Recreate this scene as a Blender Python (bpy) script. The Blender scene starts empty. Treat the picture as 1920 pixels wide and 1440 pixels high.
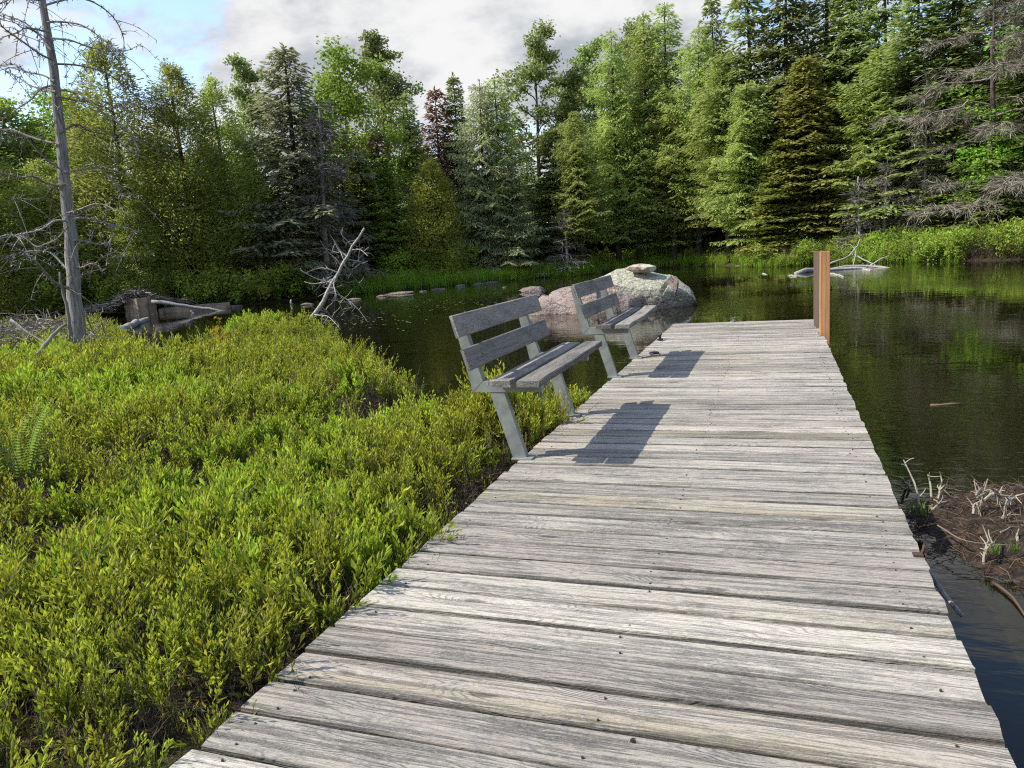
import bpy, bmesh, math, random
import numpy as np
from mathutils import Vector, Matrix

# ------------------------------------------------------------------ camera, world, sun
scene = bpy.context.scene
COL = scene.collection
RCW = np.array([[0.94160762, 0.00602051, 0.33665834],
                [0.32955325, 0.18859975, -0.92510799],
                [-0.0690633, 0.98203558, 0.17560289]])      # world axes from camera axes
EYE = np.array([0.0, 0.0, 1.146])
FPX = 1397.96
cam = bpy.data.objects.new('camera', bpy.data.cameras.new('camera'))
COL.objects.link(cam)
cam.matrix_world = Matrix([list(RCW[i]) + [EYE[i]] for i in range(3)] + [[0, 0, 0, 1]])
cam.data.sensor_width = 36.0
cam.data.lens = 36.0 * FPX / 1920.0
cam.data.clip_start = 0.05
cam.data.clip_end = 3000
scene.camera = cam

SHADOW_DIR = Vector((0.65, 0.245, -0.71)).normalized()
sun = bpy.data.objects.new('sun', bpy.data.lights.new('sun', 'SUN'))
COL.objects.link(sun)
sun.data.energy = 2.75
sun.data.angle = math.radians(0.5)
sun.data.color = (1.0, 0.94, 0.84)
sun.rotation_euler = SHADOW_DIR.to_track_quat('-Z', 'Y').to_euler()

world = bpy.data.worlds.new('World')
scene.world = world
world.use_nodes = True
SKY_STRENGTH = 0.15
CLOUD_LEVEL = 2.45

scene.view_settings.view_transform = 'Standard'
scene.view_settings.look = 'None'
scene.view_settings.gamma = 1.0
scene.view_settings.use_curve_mapping = False
scene.view_settings.exposure = 1.28
scene.cycles.filter_width = 1.15
scene.cycles.max_bounces = 10
scene.cycles.diffuse_bounces = 6
scene.cycles.glossy_bounces = 2
scene.cycles.transmission_bounces = 6
scene.cycles.transparent_max_bounces = 6
scene.cycles.caustics_reflective = False
scene.cycles.caustics_refractive = False
scene.cycles.use_denoising = False
scene.cycles.sample_clamp_indirect = 6.0


class NT:
    """small helper for building node trees"""
    def __init__(self, tree):
        self.t = tree
        self.n = tree.nodes
        self.l = tree.links

    def node(self, kind, **kw):
        nd = self.n.new(kind)
        for k, v in kw.items():
            if k == 'inp':
                for a, b in v.items():
                    if isinstance(b, bpy.types.NodeSocket):
                        self.l.new(b, nd.inputs[a])
                    else:
                        nd.inputs[a].default_value = b
            else:
                setattr(nd, k, v)
        return nd

    def math(self, op, a, b=0.0, clamp=False):
        nd = self.n.new('ShaderNodeMath')
        nd.operation = op
        nd.use_clamp = clamp
        for i, v in enumerate((a, b)):
            if isinstance(v, bpy.types.NodeSocket):
                self.l.new(v, nd.inputs[i])
            else:
                nd.inputs[i].default_value = v
        return nd.outputs[0]

    def mix(self, fac, a, b, blend='MIX'):
        nd = self.n.new('ShaderNodeMix')
        nd.data_type = 'RGBA'
        nd.blend_type = blend
        nd.clamp_factor = True
        for i, v in ((0, fac), (6, a), (7, b)):
            if isinstance(v, bpy.types.NodeSocket):
                self.l.new(v, nd.inputs[i])
            elif i == 0:
                nd.inputs[i].default_value = v
            else:
                nd.inputs[i].default_value = (*v, 1.0) if len(v) == 3 else v
        return nd.outputs[2]

    def noise(self, vec, scale, detail=4.0, rough=0.55, dist=0.0):
        return self.node('ShaderNodeTexNoise', inp={'Vector': vec, 'Scale': scale, 'Detail': detail,
                                                    'Roughness': rough, 'Distortion': dist}).outputs[0]

    def ramp(self, fac, lo, hi):
        nd = self.n.new('ShaderNodeMapRange')
        nd.interpolation_type = 'SMOOTHSTEP'
        self.l.new(fac, nd.inputs[0])
        nd.inputs[1].default_value = lo
        nd.inputs[2].default_value = hi
        return nd.outputs[0]

    def scale(self, vec, s, off=None):
        nd = self.n.new('ShaderNodeVectorMath')
        nd.operation = 'MULTIPLY'
        self.l.new(vec, nd.inputs[0])
        nd.inputs[1].default_value = s
        out = nd.outputs[0]
        if off is not None:
            ad = self.n.new('ShaderNodeVectorMath')
            ad.operation = 'ADD'
            self.l.new(out, ad.inputs[0])
            self.l.new(off, ad.inputs[1])
            out = ad.outputs[0]
        return out


# sky: clear-sky gradient with a broken sheet of cloud over it
w = NT(world.node_tree)
w.n.clear()
sky = w.node('ShaderNodeTexSky', sky_type='NISHITA', sun_disc=False)
sky.sun_elevation = math.radians(45.6)
sky.sun_rotation = math.radians(249.3)
sky.altitude = 300
tc = w.node('ShaderNodeTexCoord')
sep = w.node('ShaderNodeSeparateXYZ', inp={0: tc.outputs['Generated']})
zz = w.math('ADD', w.math('MAXIMUM', sep.outputs[2], 0.0), 0.28)
cx = w.math('DIVIDE', sep.outputs[0], zz)
cy = w.math('DIVIDE', sep.outputs[1], zz)
cv = w.node('ShaderNodeCombineXYZ', inp={0: cx, 1: cy, 2: 83.9}).outputs[0]
n1 = w.noise(cv, 1.35, 8.0, 0.57, 0.45)
n2 = w.noise(w.scale(cv, (1.0, 1.0, 4.0)), 2.3, 6.0, 0.6, 0.2)
cover = w.ramp(w.math('SUBTRACT', n1, w.math('MULTIPLY', w.ramp(sep.outputs[2], .24, .60), .165)), 0.385, 0.49)
shade = w.ramp(n2, 0.36, 0.62)
cloud = w.mix(shade, (0.50, 0.545, 0.61), (1.04, 1.04, 1.04))
cloud = w.mix(1.0, cloud, (CLOUD_LEVEL, CLOUD_LEVEL, CLOUD_LEVEL), 'MULTIPLY')
skyc = w.mix(cover, w.mix(1.0, sky.outputs[0], (.78, .78, .80), 'MULTIPLY'), cloud)
bg = w.node('ShaderNodeBackground', inp={0: skyc, 1: SKY_STRENGTH})
wo = w.node('ShaderNodeOutputWorld', inp={0: bg.outputs[0]})

# ------------------------------------------------------------------ helpers
rng = np.random.default_rng(7)
WATER_Z = -0.29


def ray(px, py):
    return RCW @ np.array([px - 960.0, 720.0 - py, -FPX])


def on_z(px, py, z):
    r = ray(px, py)
    return EYE + r * ((z - EYE[2]) / r[2])


def at_dist(px, py, d):
    """the point on a view ray at horizontal distance d (metres) from the viewer"""
    r = ray(px, py)
    return EYE + r * (d / math.hypot(r[0], r[1]))


def on_y(px, py, y):
    r = ray(px, py)
    return EYE + r * (y / r[1])


def tag(o, label=None, cat=None, group=None, kind=None):
    if label: o['label'] = label
    if cat: o['category'] = cat
    if group: o['group'] = group
    if kind: o['kind'] = kind
    return o


def empty(name, loc, rz=0.0):
    o = bpy.data.objects.new(name, None)
    o.location = loc
    o.rotation_euler = (0, 0, rz)
    o.empty_display_size = 0.2
    COL.objects.link(o)
    return o


def link(name, mesh, parent=None, loc=(0, 0, 0), col=None):
    o = bpy.data.objects.new(name, mesh)
    (col or COL).objects.link(o)
    o.location = loc
    if parent is not None:
        o.parent = parent
    return o


def mesh_np(name, V, quads=None, tris=None, mat=None, tint=None, smooth=False):
    """mesh from numpy arrays"""
    V = np.asarray(V, dtype=np.float32).reshape(-1, 3)
    q = np.zeros((0, 4), int) if quads is None else np.asarray(quads, dtype=np.int32).reshape(-1, 4)
    t = np.zeros((0, 3), int) if tris is None else np.asarray(tris, dtype=np.int32).reshape(-1, 3)
    me = bpy.data.meshes.new(name)
    me.vertices.add(len(V))
    me.vertices.foreach_set('co', V.ravel())
    me.loops.add(q.size + t.size)
    me.loops.foreach_set('vertex_index', np.concatenate([q.ravel(), t.ravel()]).astype(np.int32))
    me.polygons.add(len(q) + len(t))
    st = np.concatenate([np.arange(len(q)) * 4, q.size + np.arange(len(t)) * 3]).astype(np.int32)
    me.polygons.foreach_set('loop_start', st)
    me.polygons.foreach_set('use_smooth', np.full(len(q) + len(t), bool(smooth)))
    if tint is not None:
        a = me.attributes.new('tint', 'FLOAT', 'POINT')
        a.data.foreach_set('value', np.asarray(tint, dtype=np.float32))
    me.update(calc_edges=True)
    me.validate()
    if mat is not None:
        me.materials.append(mat)
    return me


class MB:
    """collects tubes, boxes and leaf blades, then makes one mesh"""
    def __init__(self):
        self.V, self.Q, self.T, self.tint, self.n = [], [], [], [], 0

    def add(self, V, Q=None, T=None, tint=0.5):
        V = np.asarray(V, float).reshape(-1, 3)
        self.V.append(V)
        if Q is not None and len(Q): self.Q.append(np.asarray(Q, int).reshape(-1, 4) + self.n)
        if T is not None and len(T): self.T.append(np.asarray(T, int).reshape(-1, 3) + self.n)
        self.tint.append(np.broadcast_to(np.asarray(tint, float), (len(V),)) if np.ndim(tint) == 0 else np.asarray(tint))
        self.n += len(V)

    def tube(self, P, R, k=5, tint=0.5, cap=True):
        P = np.asarray(P, float)
        m = len(P)
        R = np.broadcast_to(np.asarray(R, float), (m,))
        d = np.gradient(P, axis=0)
        d /= np.linalg.norm(d, axis=1, keepdims=True) + 1e-9
        up = np.array([0, 0, 1.0]) if abs(d[0][2]) < 0.9 else np.array([1.0, 0, 0])
        u = np.cross(d, up)
        u /= np.linalg.norm(u, axis=1, keepdims=True) + 1e-9
        v = np.cross(d, u)
        a = np.arange(k) * 2 * math.pi / k
        ring = P[:, None, :] + R[:, None, None] * (np.cos(a)[None, :, None] * u[:, None, :] + np.sin(a)[None, :, None] * v[:, None, :])
        i = np.arange(m - 1)[:, None] * k
        j = np.arange(k)[None, :]
        jn = (j + 1) % k
        Q = np.stack([i + j, i + jn, i + k + jn, i + k + j], -1).reshape(-1, 4)
        Vv = ring.reshape(-1, 3)
        T = None
        if cap:
            Vv = np.vstack([Vv, P[-1], P[0]])
            e = (m - 1) * k
            T = [(e + q, e + (q + 1) % k, m * k) for q in range(k)] + [((q + 1) % k, q, m * k + 1) for q in range(k)]
        self.add(Vv, Q, T, tint)

    def box(self, c, s, rot=None, tint=0.5):
        V = np.array([[x, y, z] for x in (-.5, .5) for y in (-.5, .5) for z in (-.5, .5)]) * np.asarray(s)
        if rot is not None:
            V = V @ np.asarray(rot).T
        Q = [(0, 1, 3, 2), (4, 6, 7, 5), (0, 4, 5, 1), (2, 3, 7, 6), (0, 2, 6, 4), (1, 5, 7, 3)]
        self.add(V + np.asarray(c), Q, None, tint)

    def blades(self, B, D, S, L, W, tint=None, fold=0.0):
        """flat diamond blades: base B, direction D, side S (all Nx3), length L, width W"""
        B = np.asarray(B, float).reshape(-1, 3)
        n = len(B)
        if n == 0: return
        D = D / (np.linalg.norm(D, axis=1, keepdims=True) + 1e-9)
        S = S - D * np.sum(S * D, axis=1, keepdims=True)
        S = S / (np.linalg.norm(S, axis=1, keepdims=True) + 1e-9)
        L = np.broadcast_to(np.asarray(L, float), (n,))[:, None]
        W = np.broadcast_to(np.asarray(W, float), (n,))[:, None]
        N = np.cross(D, S) * fold
        mid = B + D * L * 0.5
        V = np.stack([B, mid - S * W * .5 + N * W, B + D * L, mid + S * W * .5 + N * W], 1).reshape(-1, 3)
        Q = np.arange(n * 4).reshape(-1, 4)
        t = np.full(n, 0.5) if tint is None else np.broadcast_to(np.asarray(tint, float), (n,))
        self.add(V, Q, None, np.repeat(t, 4))

    def leaves(self, B, D, S, L, W, tint, fold=0.25):
        """four-triangle leaves, folded along the midrib"""
        B = np.asarray(B, float).reshape(-1, 3)
        n = len(B)
        D = D / (np.linalg.norm(D, axis=1, keepdims=True) + 1e-9)
        S = S - D * np.sum(S * D, axis=1, keepdims=True)
        S = S / (np.linalg.norm(S, axis=1, keepdims=True) + 1e-9)
        N = np.cross(S, D)
        L = np.broadcast_to(np.asarray(L, float), (n,))[:, None]
        W = np.broadcast_to(np.asarray(W, float), (n,))[:, None]
        c = B + D * L * .55
        V = np.stack([B, c - S * W * .5 + N * W * fold, c, c + S * W * .5 + N * W * fold, B + D * L], 1).reshape(-1, 3)
        b = np.arange(n)[:, None] * 5
        T = np.concatenate([b + np.array([[0, 2, 1]]), b + np.array([[0, 3, 2]]), b + np.array([[1, 2, 4]]), b + np.array([[2, 3, 4]])])
        self.add(V, None, T, np.repeat(np.broadcast_to(np.asarray(tint, float), (n,)), 5))

    def mesh(self, name, mat=None, smooth=False):
        return mesh_np(name, np.vstack(self.V), np.vstack(self.Q) if self.Q else None,
                       np.vstack(self.T) if self.T else None, mat, np.concatenate(self.tint), smooth)


def unit(v):
    v = np.asarray(v, float)
    return v / (np.linalg.norm(v) + 1e-9)


def wobble(P, amp, r):
    P = np.asarray(P, float).copy()
    P[1:-1] += r.normal(0, amp, (len(P) - 2, 3))
    return P


def resample(P, n):
    P = np.asarray(P, float)
    s = np.concatenate([[0], np.cumsum(np.linalg.norm(np.diff(P, axis=0), axis=1))])
    q = np.linspace(0, s[-1], n)
    return np.stack([np.interp(q, s, P[:, i]) for i in range(3)], 1)


def smooth_path(P, n, amp, r):
    P = resample(P, max(5, n // 3))
    P[1:-1] += r.normal(0, amp, (len(P) - 2, 3))
    P = resample(P, n)
    for _ in range(3):
        P[1:-1] = .25 * P[:-2] + .5 * P[1:-1] + .25 * P[2:]
    return P


def vnoise(x, y, seed=0):
    """cheap smooth 2-D noise, about -1..1"""
    r = np.random.default_rng(seed)
    out = np.zeros_like(np.asarray(x, float))
    for i in range(7):
        a = r.uniform(0, 2 * math.pi)
        f = r.uniform(.6, 1.9)
        out = out + np.sin((x * math.cos(a) + y * math.sin(a)) * f + r.uniform(0, 6.28) + 1.3 * np.sin(.7 * f * (y * math.cos(a) - x * math.sin(a)) + r.uniform(0, 6)))
    return out / 4.0


# ------------------------------------------------------------------ materials
def new_mat(name):
    m = bpy.data.materials.new(name)
    m.use_nodes = True
    t = NT(m.node_tree)
    t.n.clear()
    out = t.node('ShaderNodeOutputMaterial')
    return m, t, out


def bump(t, h, strength, dist):
    return t.node('ShaderNodeBump', inp={'Strength': strength, 'Distance': dist, 'Height': h}).outputs[0]


def principled(t, out, col, rough=0.8, normal=None, spec=0.3, metal=0.0):
    p = t.node('ShaderNodeBsdfPrincipled')
    for k, v in (('Base Color', col), ('Roughness', rough), ('Specular IOR Level', spec), ('Metallic', metal)):
        if isinstance(v, bpy.types.NodeSocket):
            t.l.new(v, p.inputs[k])
        else:
            p.inputs[k].default_value = (*v, 1) if isinstance(v, tuple) else v
    if normal is not None:
        t.l.new(normal, p.inputs['Normal'])
    t.l.new(p.outputs[0], out.inputs[0])
    return p


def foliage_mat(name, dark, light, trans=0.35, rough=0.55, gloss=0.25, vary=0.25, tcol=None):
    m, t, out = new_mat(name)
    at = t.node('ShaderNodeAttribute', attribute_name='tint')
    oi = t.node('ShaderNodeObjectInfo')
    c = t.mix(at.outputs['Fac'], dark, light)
    hs = t.node('ShaderNodeHueSaturation', inp={'Color': c, 'Fac': 1.0})
    t.l.new(t.math('ADD', t.math('MULTIPLY', oi.outputs['Random'], 0.03), 0.487), hs.inputs['Hue'])
    t.l.new(t.math('ADD', t.math('MULTIPLY', oi.outputs['Random'], vary * 2), 1.0 - vary), hs.inputs['Value'])
    p = t.node('ShaderNodeBsdfPrincipled', inp={'Base Color': hs.outputs[0], 'Roughness': rough, 'Specular IOR Level': gloss})
    tl = t.node('ShaderNodeBsdfTranslucent')
    if tcol:
        t.l.new(t.mix(1.0, hs.outputs[0], tcol, 'MULTIPLY'), tl.inputs[0])
    else:
        t.l.new(hs.outputs[0], tl.inputs[0])
    mx = t.node('ShaderNodeMixShader', inp={0: trans, 1: p.outputs[0], 2: tl.outputs[0]})
    t.l.new(mx.outputs[0], out.inputs[0])
    return m


def bark_mat(name, c1, c2, scale=(6, 6, 1.2), vary=0.2):
    m, t, out = new_mat(name)
    g = t.node('ShaderNodeTexCoord')
    v = t.scale(g.outputs['Object'], scale)
    a = t.noise(v, 3.0, 5, .65)
    oi = t.node('ShaderNodeObjectInfo')
    c = t.mix(t.ramp(a, .32, .68), c1, c2)
    hs = t.node('ShaderNodeHueSaturation', inp={'Color': c})
    t.l.new(t.math('ADD', t.math('MULTIPLY', oi.outputs['Random'], vary * 2), 1 - vary), hs.inputs['Value'])
    principled(t, out, hs.outputs[0], .9, bump(t, t.noise(v, 6, 5, .7), .6, .02), .15)
    return m


M = {}
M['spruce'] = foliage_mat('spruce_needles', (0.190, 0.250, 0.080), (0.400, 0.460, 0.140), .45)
M['spruce_grey'] = foliage_mat('grey_spruce_needles', (0.220, 0.235, 0.130), (0.420, 0.425, 0.235), .48)
M['fir'] = foliage_mat('fir_needles', (0.200, 0.285, 0.064), (0.450, 0.520, 0.110), .40)
M['cedar'] = foliage_mat('cedar_sprays', (0.230, 0.280, 0.062), (0.500, 0.540, 0.115), .55)
M['cedar_gold'] = foliage_mat('golden_cedar_sprays', (0.280, 0.300, 0.055), (0.550, 0.550, 0.115), .5)
M['larch'] = foliage_mat('larch_needles', (0.250, 0.330, 0.078), (0.520, 0.590, 0.160), .45)
M['larch_grey'] = foliage_mat('grey_larch_needles', (0.260, 0.300, 0.150), (0.520, 0.560, 0.270), .38)
M['leaf'] = foliage_mat('birch_leaves', (0.150, 0.290, 0.040), (0.420, 0.600, 0.085), .52, .5, .3)
M['poplar'] = foliage_mat('poplar_leaves', (0.160, 0.225, 0.068), (0.420, 0.490, 0.150), .45, .42, .45)
M['olive'] = foliage_mat('olive_spruce_needles', (0.270, 0.290, 0.066), (0.490, 0.505, 0.120), .40)
M['rust'] = foliage_mat('rust_needles', (0.200, 0.100, 0.060), (0.330, 0.180, 0.110), .25)
M['bush'] = foliage_mat('bush_leaves', (0.200, 0.310, 0.040), (0.520, 0.620, 0.095), .55, .45, .35)
M['grass'] = foliage_mat('grass_blades', (0.180, 0.320, 0.032), (0.450, 0.620, 0.070), .55, .5, .3)
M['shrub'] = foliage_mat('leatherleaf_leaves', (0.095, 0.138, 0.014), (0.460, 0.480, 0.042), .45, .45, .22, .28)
M['shrub_fresh'] = foliage_mat('fresh_shrub_leaves', (0.085, 0.150, 0.013), (0.400, 0.500, 0.040), .45, .45, .22, .25)
M['sedge'] = foliage_mat('sedge_blades', (.080, .140, .018), (.230, .300, .070), .4, .45, .3)
M['fern'] = foliage_mat('fern_fronds', (.16, .28, .03), (.30, .44, .05), .45)
M['yellow_leaf'] = foliage_mat('yellow_leaves', (.30, .20, .02), (.42, .33, .03), .45)
M['twig'] = foliage_mat('dead_twigs', (.125, .105, .090), (.300, .270, .240), .0, .9, .1)
M['driftwood_stick'] = foliage_mat('grey_sticks', (.09, .072, .055), (.36, .315, .265), .0, .9, .1)
M['twig_grey'] = foliage_mat('grey_fine_twigs', (0.140, 0.124, 0.095), (0.300, 0.270, 0.215), .0, .9, .1)
M['twig_brown'] = foliage_mat('brown_twigs', (.060, .040, .028), (.180, .130, .095), .0, .9, .1)
M['bark'] = bark_mat('bark', (.035, .028, .022), (.13, .11, .09))
M['bark_pale'] = bark_mat('pale_bark', (.22, .20, .18), (.48, .45, .41), (5, 5, 3))
M['deadwood'] = bark_mat('silvered_deadwood', (.15, .14, .13), (.44, .42, .40), (14, 14, 1.0))
M['driftwood'] = bark_mat('bleached_driftwood', (.20, .185, .17), (.46, .435, .40), (9, 9, 9))
M['mud_straw'] = foliage_mat('wet_root_litter', (.025, .017, .011), (.235, .165, .095), .0, .8, .2)
M['straw'] = foliage_mat('dead_straw', (.12, .085, .045), (.34, .26, .15), .1, .8, .1)


def deck_mat(name, pale, dark, tan, amount=1.0, grainbump=0.5, fleck=(.52, .51, .48)):
    """weathered boards: grain runs along local X, every board gets its own offset"""
    m, t, out = new_mat(name)
    g = t.node('ShaderNodeTexCoord')
    oi = t.node('ShaderNodeObjectInfo')
    R = oi.outputs['Random']
    off = t.node('ShaderNodeCombineXYZ', inp={0: t.math('MULTIPLY', R, 91.0), 1: t.math('MULTIPLY', R, 37.0), 2: t.math('MULTIPLY', R, 53.0)}).outputs[0]
    P = g.outputs['Object']
    yc = t.node('ShaderNodeSeparateXYZ', inp={0: P}).outputs[1]
    # growth-ring figure, bent round the knots
    kn = t.node('ShaderNodeTexVoronoi', inp={'Vector': t.scale(P, (2.3, 8.0, 2.0), off), 'Scale': 1.0})
    kd = kn.outputs['Distance']
    warp = t.noise(t.scale(P, (1.1, 6.0, 6.0), off), 1.0, 4, .5)
    ring = t.math('ADD', t.math('MULTIPLY', yc, 30.0), t.math('MULTIPLY', warp, 22.0))
    ring = t.math('ADD', ring, t.math('MULTIPLY', t.ramp(kd, .5, .0), 5.0))
    ring = t.math('ADD', ring, t.math('MULTIPLY', R, 40.0))
    saw = t.math('FRACT', ring)
    ringf = t.ramp(saw, .62, 1.0)
    fine = t.noise(t.scale(P, (5.0, 190.0, 190.0), off), 1.0, 3, .65)
    streak = t.noise(t.scale(P, (1.8, 55.0, 55.0), off), 1.0, 6, .68)
    patch = t.noise(t.scale(P, (2.4, 7.0, 7.0), off), 1.0, 6, .66, .5)
    band = t.noise(t.scale(P, (.5, 16.0, 16.0), off), 1.0, 3, .5)
    chop = t.noise(t.scale(P, (45.0, 95.0, 95.0), off), 1.0, 3, .65)
    warm = t.math('MULTIPLY', t.ramp(t.math('FRACT', t.math('MULTIPLY', R, 7.31)), .62, 1.0), t.ramp(band, .42, .62))
    mauve = t.ramp(t.math('FRACT', t.math('MULTIPLY', R, 3.77)), .5, 1.0)
    c = t.mix(t.math('MULTIPLY', mauve, .6), pale, (pale[0] * .98, pale[1] * .93, pale[2] * .95))
    c = t.mix(t.math('MULTIPLY', warm, .85), c, tan)
    rough_area = t.ramp(t.math('ADD', patch, t.math('MULTIPLY', t.math('SUBTRACT', chop, .5), .6)), .48, .62)
    c = t.mix(t.math('MULTIPLY', rough_area, .85 * amount), c, dark)
    c = t.mix(t.math('MULTIPLY', t.ramp(streak, .53, .68), .55 * amount), c, tuple(x * .7 for x in dark))
    c = t.mix(t.math('MULTIPLY', ringf, .36 * amount), c, tuple(x * .75 for x in dark))
    c = t.mix(t.math('MULTIPLY', t.ramp(fine, .54, .68), .60 * amount), c, tuple(x * .5 for x in dark))
    wf = t.math('MULTIPLY', t.ramp(t.math('ADD', chop, t.math('MULTIPLY', t.math('SUBTRACT', fine, .5), .6)), .55, .68), t.ramp(patch, .40, .58))
    c = t.mix(t.math('MULTIPLY', wf, .75), c, fleck)
    kf = t.ramp(t.math('ADD', kd, t.math('MULTIPLY', t.math('SUBTRACT', chop, .5), .12)), .13, .06)
    c = t.mix(t.math('MULTIPLY', kf, .7), c, (.075, .060, .048))
    # old dirt and algae along both edges of a board
    ed = t.ramp(t.math('ADD', t.math('ABSOLUTE', yc), t.math('MULTIPLY', t.math('SUBTRACT', streak, .5), .03)), .058, .071)
    c = t.mix(t.math('MULTIPLY', ed, .62), c, (.075, .073, .062))
    sv = t.node('ShaderNodeHueSaturation', inp={'Color': c})
    t.l.new(t.math('ADD', t.math('MULTIPLY', t.math('FRACT', t.math('MULTIPLY', R, 13.7)), .50), .74), sv.inputs['Value'])
    h = t.math('ADD', t.math('MULTIPLY', fine, .8), t.math('MULTIPLY', ringf, -.35))
    h = t.math('ADD', h, t.math('MULTIPLY', t.ramp(streak, .5, .66), -.7))
    h = t.math('ADD', h, t.math('MULTIPLY', chop, .4))
    principled(t, out, sv.outputs[0], .85, bump(t, h, grainbump, .010), .2)
    return m


M['deck'] = deck_mat('weathered_deck_wood', (.435, .400, .335), (.140, .137, .130), (.350, .298, .19), .58, .9, (.46, .445, .415))
M['bench_wood'] = deck_mat('grey_bench_wood', (.275, .255, .222), (.090, .084, .076), (.23, .21, .18), .8, .5, (.30, .295, .285))
M['beam'] = bark_mat('wet_beam_wood', (.03, .026, .021), (.075, .063, .052), (2, 14, 14))


def post_mat(name, k, grey):
    m, t, out = new_mat(name)
    g = t.node('ShaderNodeTexCoord')
    oi = t.node('ShaderNodeObjectInfo')
    v = t.scale(g.outputs['Object'], (40, 40, 1.6))
    a = t.noise(v, 1.0, 4, .6, .5)
    b = t.noise(t.scale(g.outputs['Object'], (5, 5, 2)), 1.0, 3, .5)
    c = t.mix(t.ramp(a, .4, .62), (.56, .30, .135), (.42, .205, .09))
    c = t.mix(t.math('MULTIPLY', t.ramp(b, .55, .8), .5), c, (.26, .12, .05))
    c = t.mix(grey, c, (.20, .15, .11))
    principled(t, out, c, .7, bump(t, a, .3, .004), .25)
    return m


def metal_mat():
    m, t, out = new_mat('galvanised_steel')
    g = t.node('ShaderNodeTexCoord')
    a = t.noise(g.outputs['Object'], 9, 4, .6)
    c = t.mix(t.ramp(a, .35, .7), (.20, .215, .20), (.29, .31, .285))
    principled(t, out, c, t.math('ADD', t.math('MULTIPLY', a, .25), .45), bump(t, t.noise(g.outputs['Object'], 60, 3, .6), .15, .002), .4, .12)
    return m


def plain(name, c, rough=.7, metal=0.0):
    m, t, out = new_mat(name)
    g = t.node('ShaderNodeTexCoord')
    a = t.noise(g.outputs['Object'], 24, 4, .6)
    principled(t, out, t.mix(a, tuple(x * .65 for x in c), tuple(min(1, x * 1.35) for x in c)), rough, bump(t, a, .3, .004), .3, metal)
    return m


def granite(name, lichen=True, k=1.0):
    m, t, out = new_mat(name)
    g = t.node('ShaderNodeTexCoord')
    P = g.outputs['Object']
    big = t.noise(P, 1.6, 5, .6)
    sp = t.noise(P, 38, 3, .7)
    c = t.mix(t.ramp(big, .35, .65), (.27 * k, .205 * k, .172 * k), (.34 * k, .285 * k, .25 * k))
    c = t.mix(t.math('MULTIPLY', t.ramp(sp, .5, .68), .5), c, (.17, .11, .09))
    crack = t.noise(t.scale(P, (1.5, 1.5, 6.0)), 1.7, 4, .5, .6)
    cr = t.ramp(t.math('ABSOLUTE', t.math('SUBTRACT', crack, .5)), .02, .0)
    c = t.mix(t.math('MULTIPLY', cr, .5), c, (.10, .07, .06))
    if lichen:
        nz = t.node('ShaderNodeSeparateXYZ', inp={0: P})
        li = t.noise(P, 2.3, 6, .65, .3)
        spots = t.noise(P, 16, 4, .7)
        x = t.math('ADD', t.math('MULTIPLY', nz.outputs[2], 1.2), t.math('MULTIPLY', nz.outputs[0], .33))
        x = t.math('ADD', x, t.math('MULTIPLY', li, .8))
        x = t.math('ADD', x, t.math('MULTIPLY', t.math('SUBTRACT', spots, .5), .55))
        f = t.ramp(x, .86, 1.02)
        lc = t.mix(t.ramp(spots, .42, .62), (.34, .335, .245), (.50, .49, .39))
        lc = t.mix(t.math('MULTIPLY', t.ramp(t.noise(P, 7, 4, .6), .56, .7), .7), lc, (.16, .15, .12))
        c = t.mix(f, c, lc)
    # wet dark line at the water
    h = t.math('ADD', t.math('MULTIPLY', t.noise(P, 5, 6, .65), 1.0), t.math('MULTIPLY', sp, .18))
    h = t.math('ADD', h, t.math('MULTIPLY', cr, -.25))
    principled(t, out, c, .85, bump(t, h, 1.0, .12), .25)
    return m


M['post'] = post_mat('new_cedar_timber', 1.0, 0.0)
M['post_old'] = post_mat('weathered_cedar_timber', 1.0, .9)
M['metal'] = metal_mat()
M['dark_metal'] = plain('dark_iron', (.035, .033, .032), .55, .5)
M['rust_iron'] = plain('rusty_iron', (.085, .05, .038), .8, .2)
M['nail'] = plain('nail_steel', (.07, .06, .055), .6, .4)
M['boulder'] = granite('lichen_granite')
M['rock'] = granite('shore_granite', False, .75)
def concrete_mat():
    m, t, out = new_mat('stained_concrete')
    P = t.node('ShaderNodeTexCoord').outputs['Object']
    a = t.noise(P, 2.2, 6, .65)
    b_ = t.noise(t.scale(P, (9, 9, 1.4)), 1.0, 5, .65)
    c = t.mix(t.ramp(a, .35, .65), (.42, .32, .22), (.26, .20, .145))
    c = t.mix(t.math('MULTIPLY', t.ramp(b_, .5, .68), .7), c, (.07, .055, .042))
    principled(t, out, c, .9, bump(t, t.math('ADD', a, b_), .8, .04), .2)
    return m


M['concrete'] = concrete_mat()
M['lily'] = plain('floating_pads', (.30, .30, .13), .5)


def ground_mat():
    m, t, out = new_mat('peat_ground')
    g = t.node('ShaderNodeTexCoord')
    P = g.outputs['Object']
    a = t.noise(P, .7, 6, .65)
    b = t.noise(P, 14, 5, .7)
    c = t.mix(t.ramp(b, .35, .65), (.020, .015, .010), (.070, .050, .031))
    c = t.mix(t.math('MULTIPLY', t.ramp(a, .48, .66), .6), c, (.070, .085, .018))
    principled(t, out, c, .95, bump(t, b, 1.0, .05), .1)
    return m


def mud_mat():
    m, t, out = new_mat('wet_peat_mud')
    g = t.node('ShaderNodeTexCoord')
    P = g.outputs['Object']
    b = t.noise(P, 22, 6, .75)
    a = t.noise(P, 4, 4, .6)
    c = t.mix(t.ramp(b, .42, .68), (.018, .012, .008), (.115, .075, .046))
    c = t.mix(t.math('MULTIPLY', t.ramp(a, .5, .7), .6), c, (.035, .024, .016))
    principled(t, out, c, .8, bump(t, b, 1.0, .035), .35)
    return m


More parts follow.
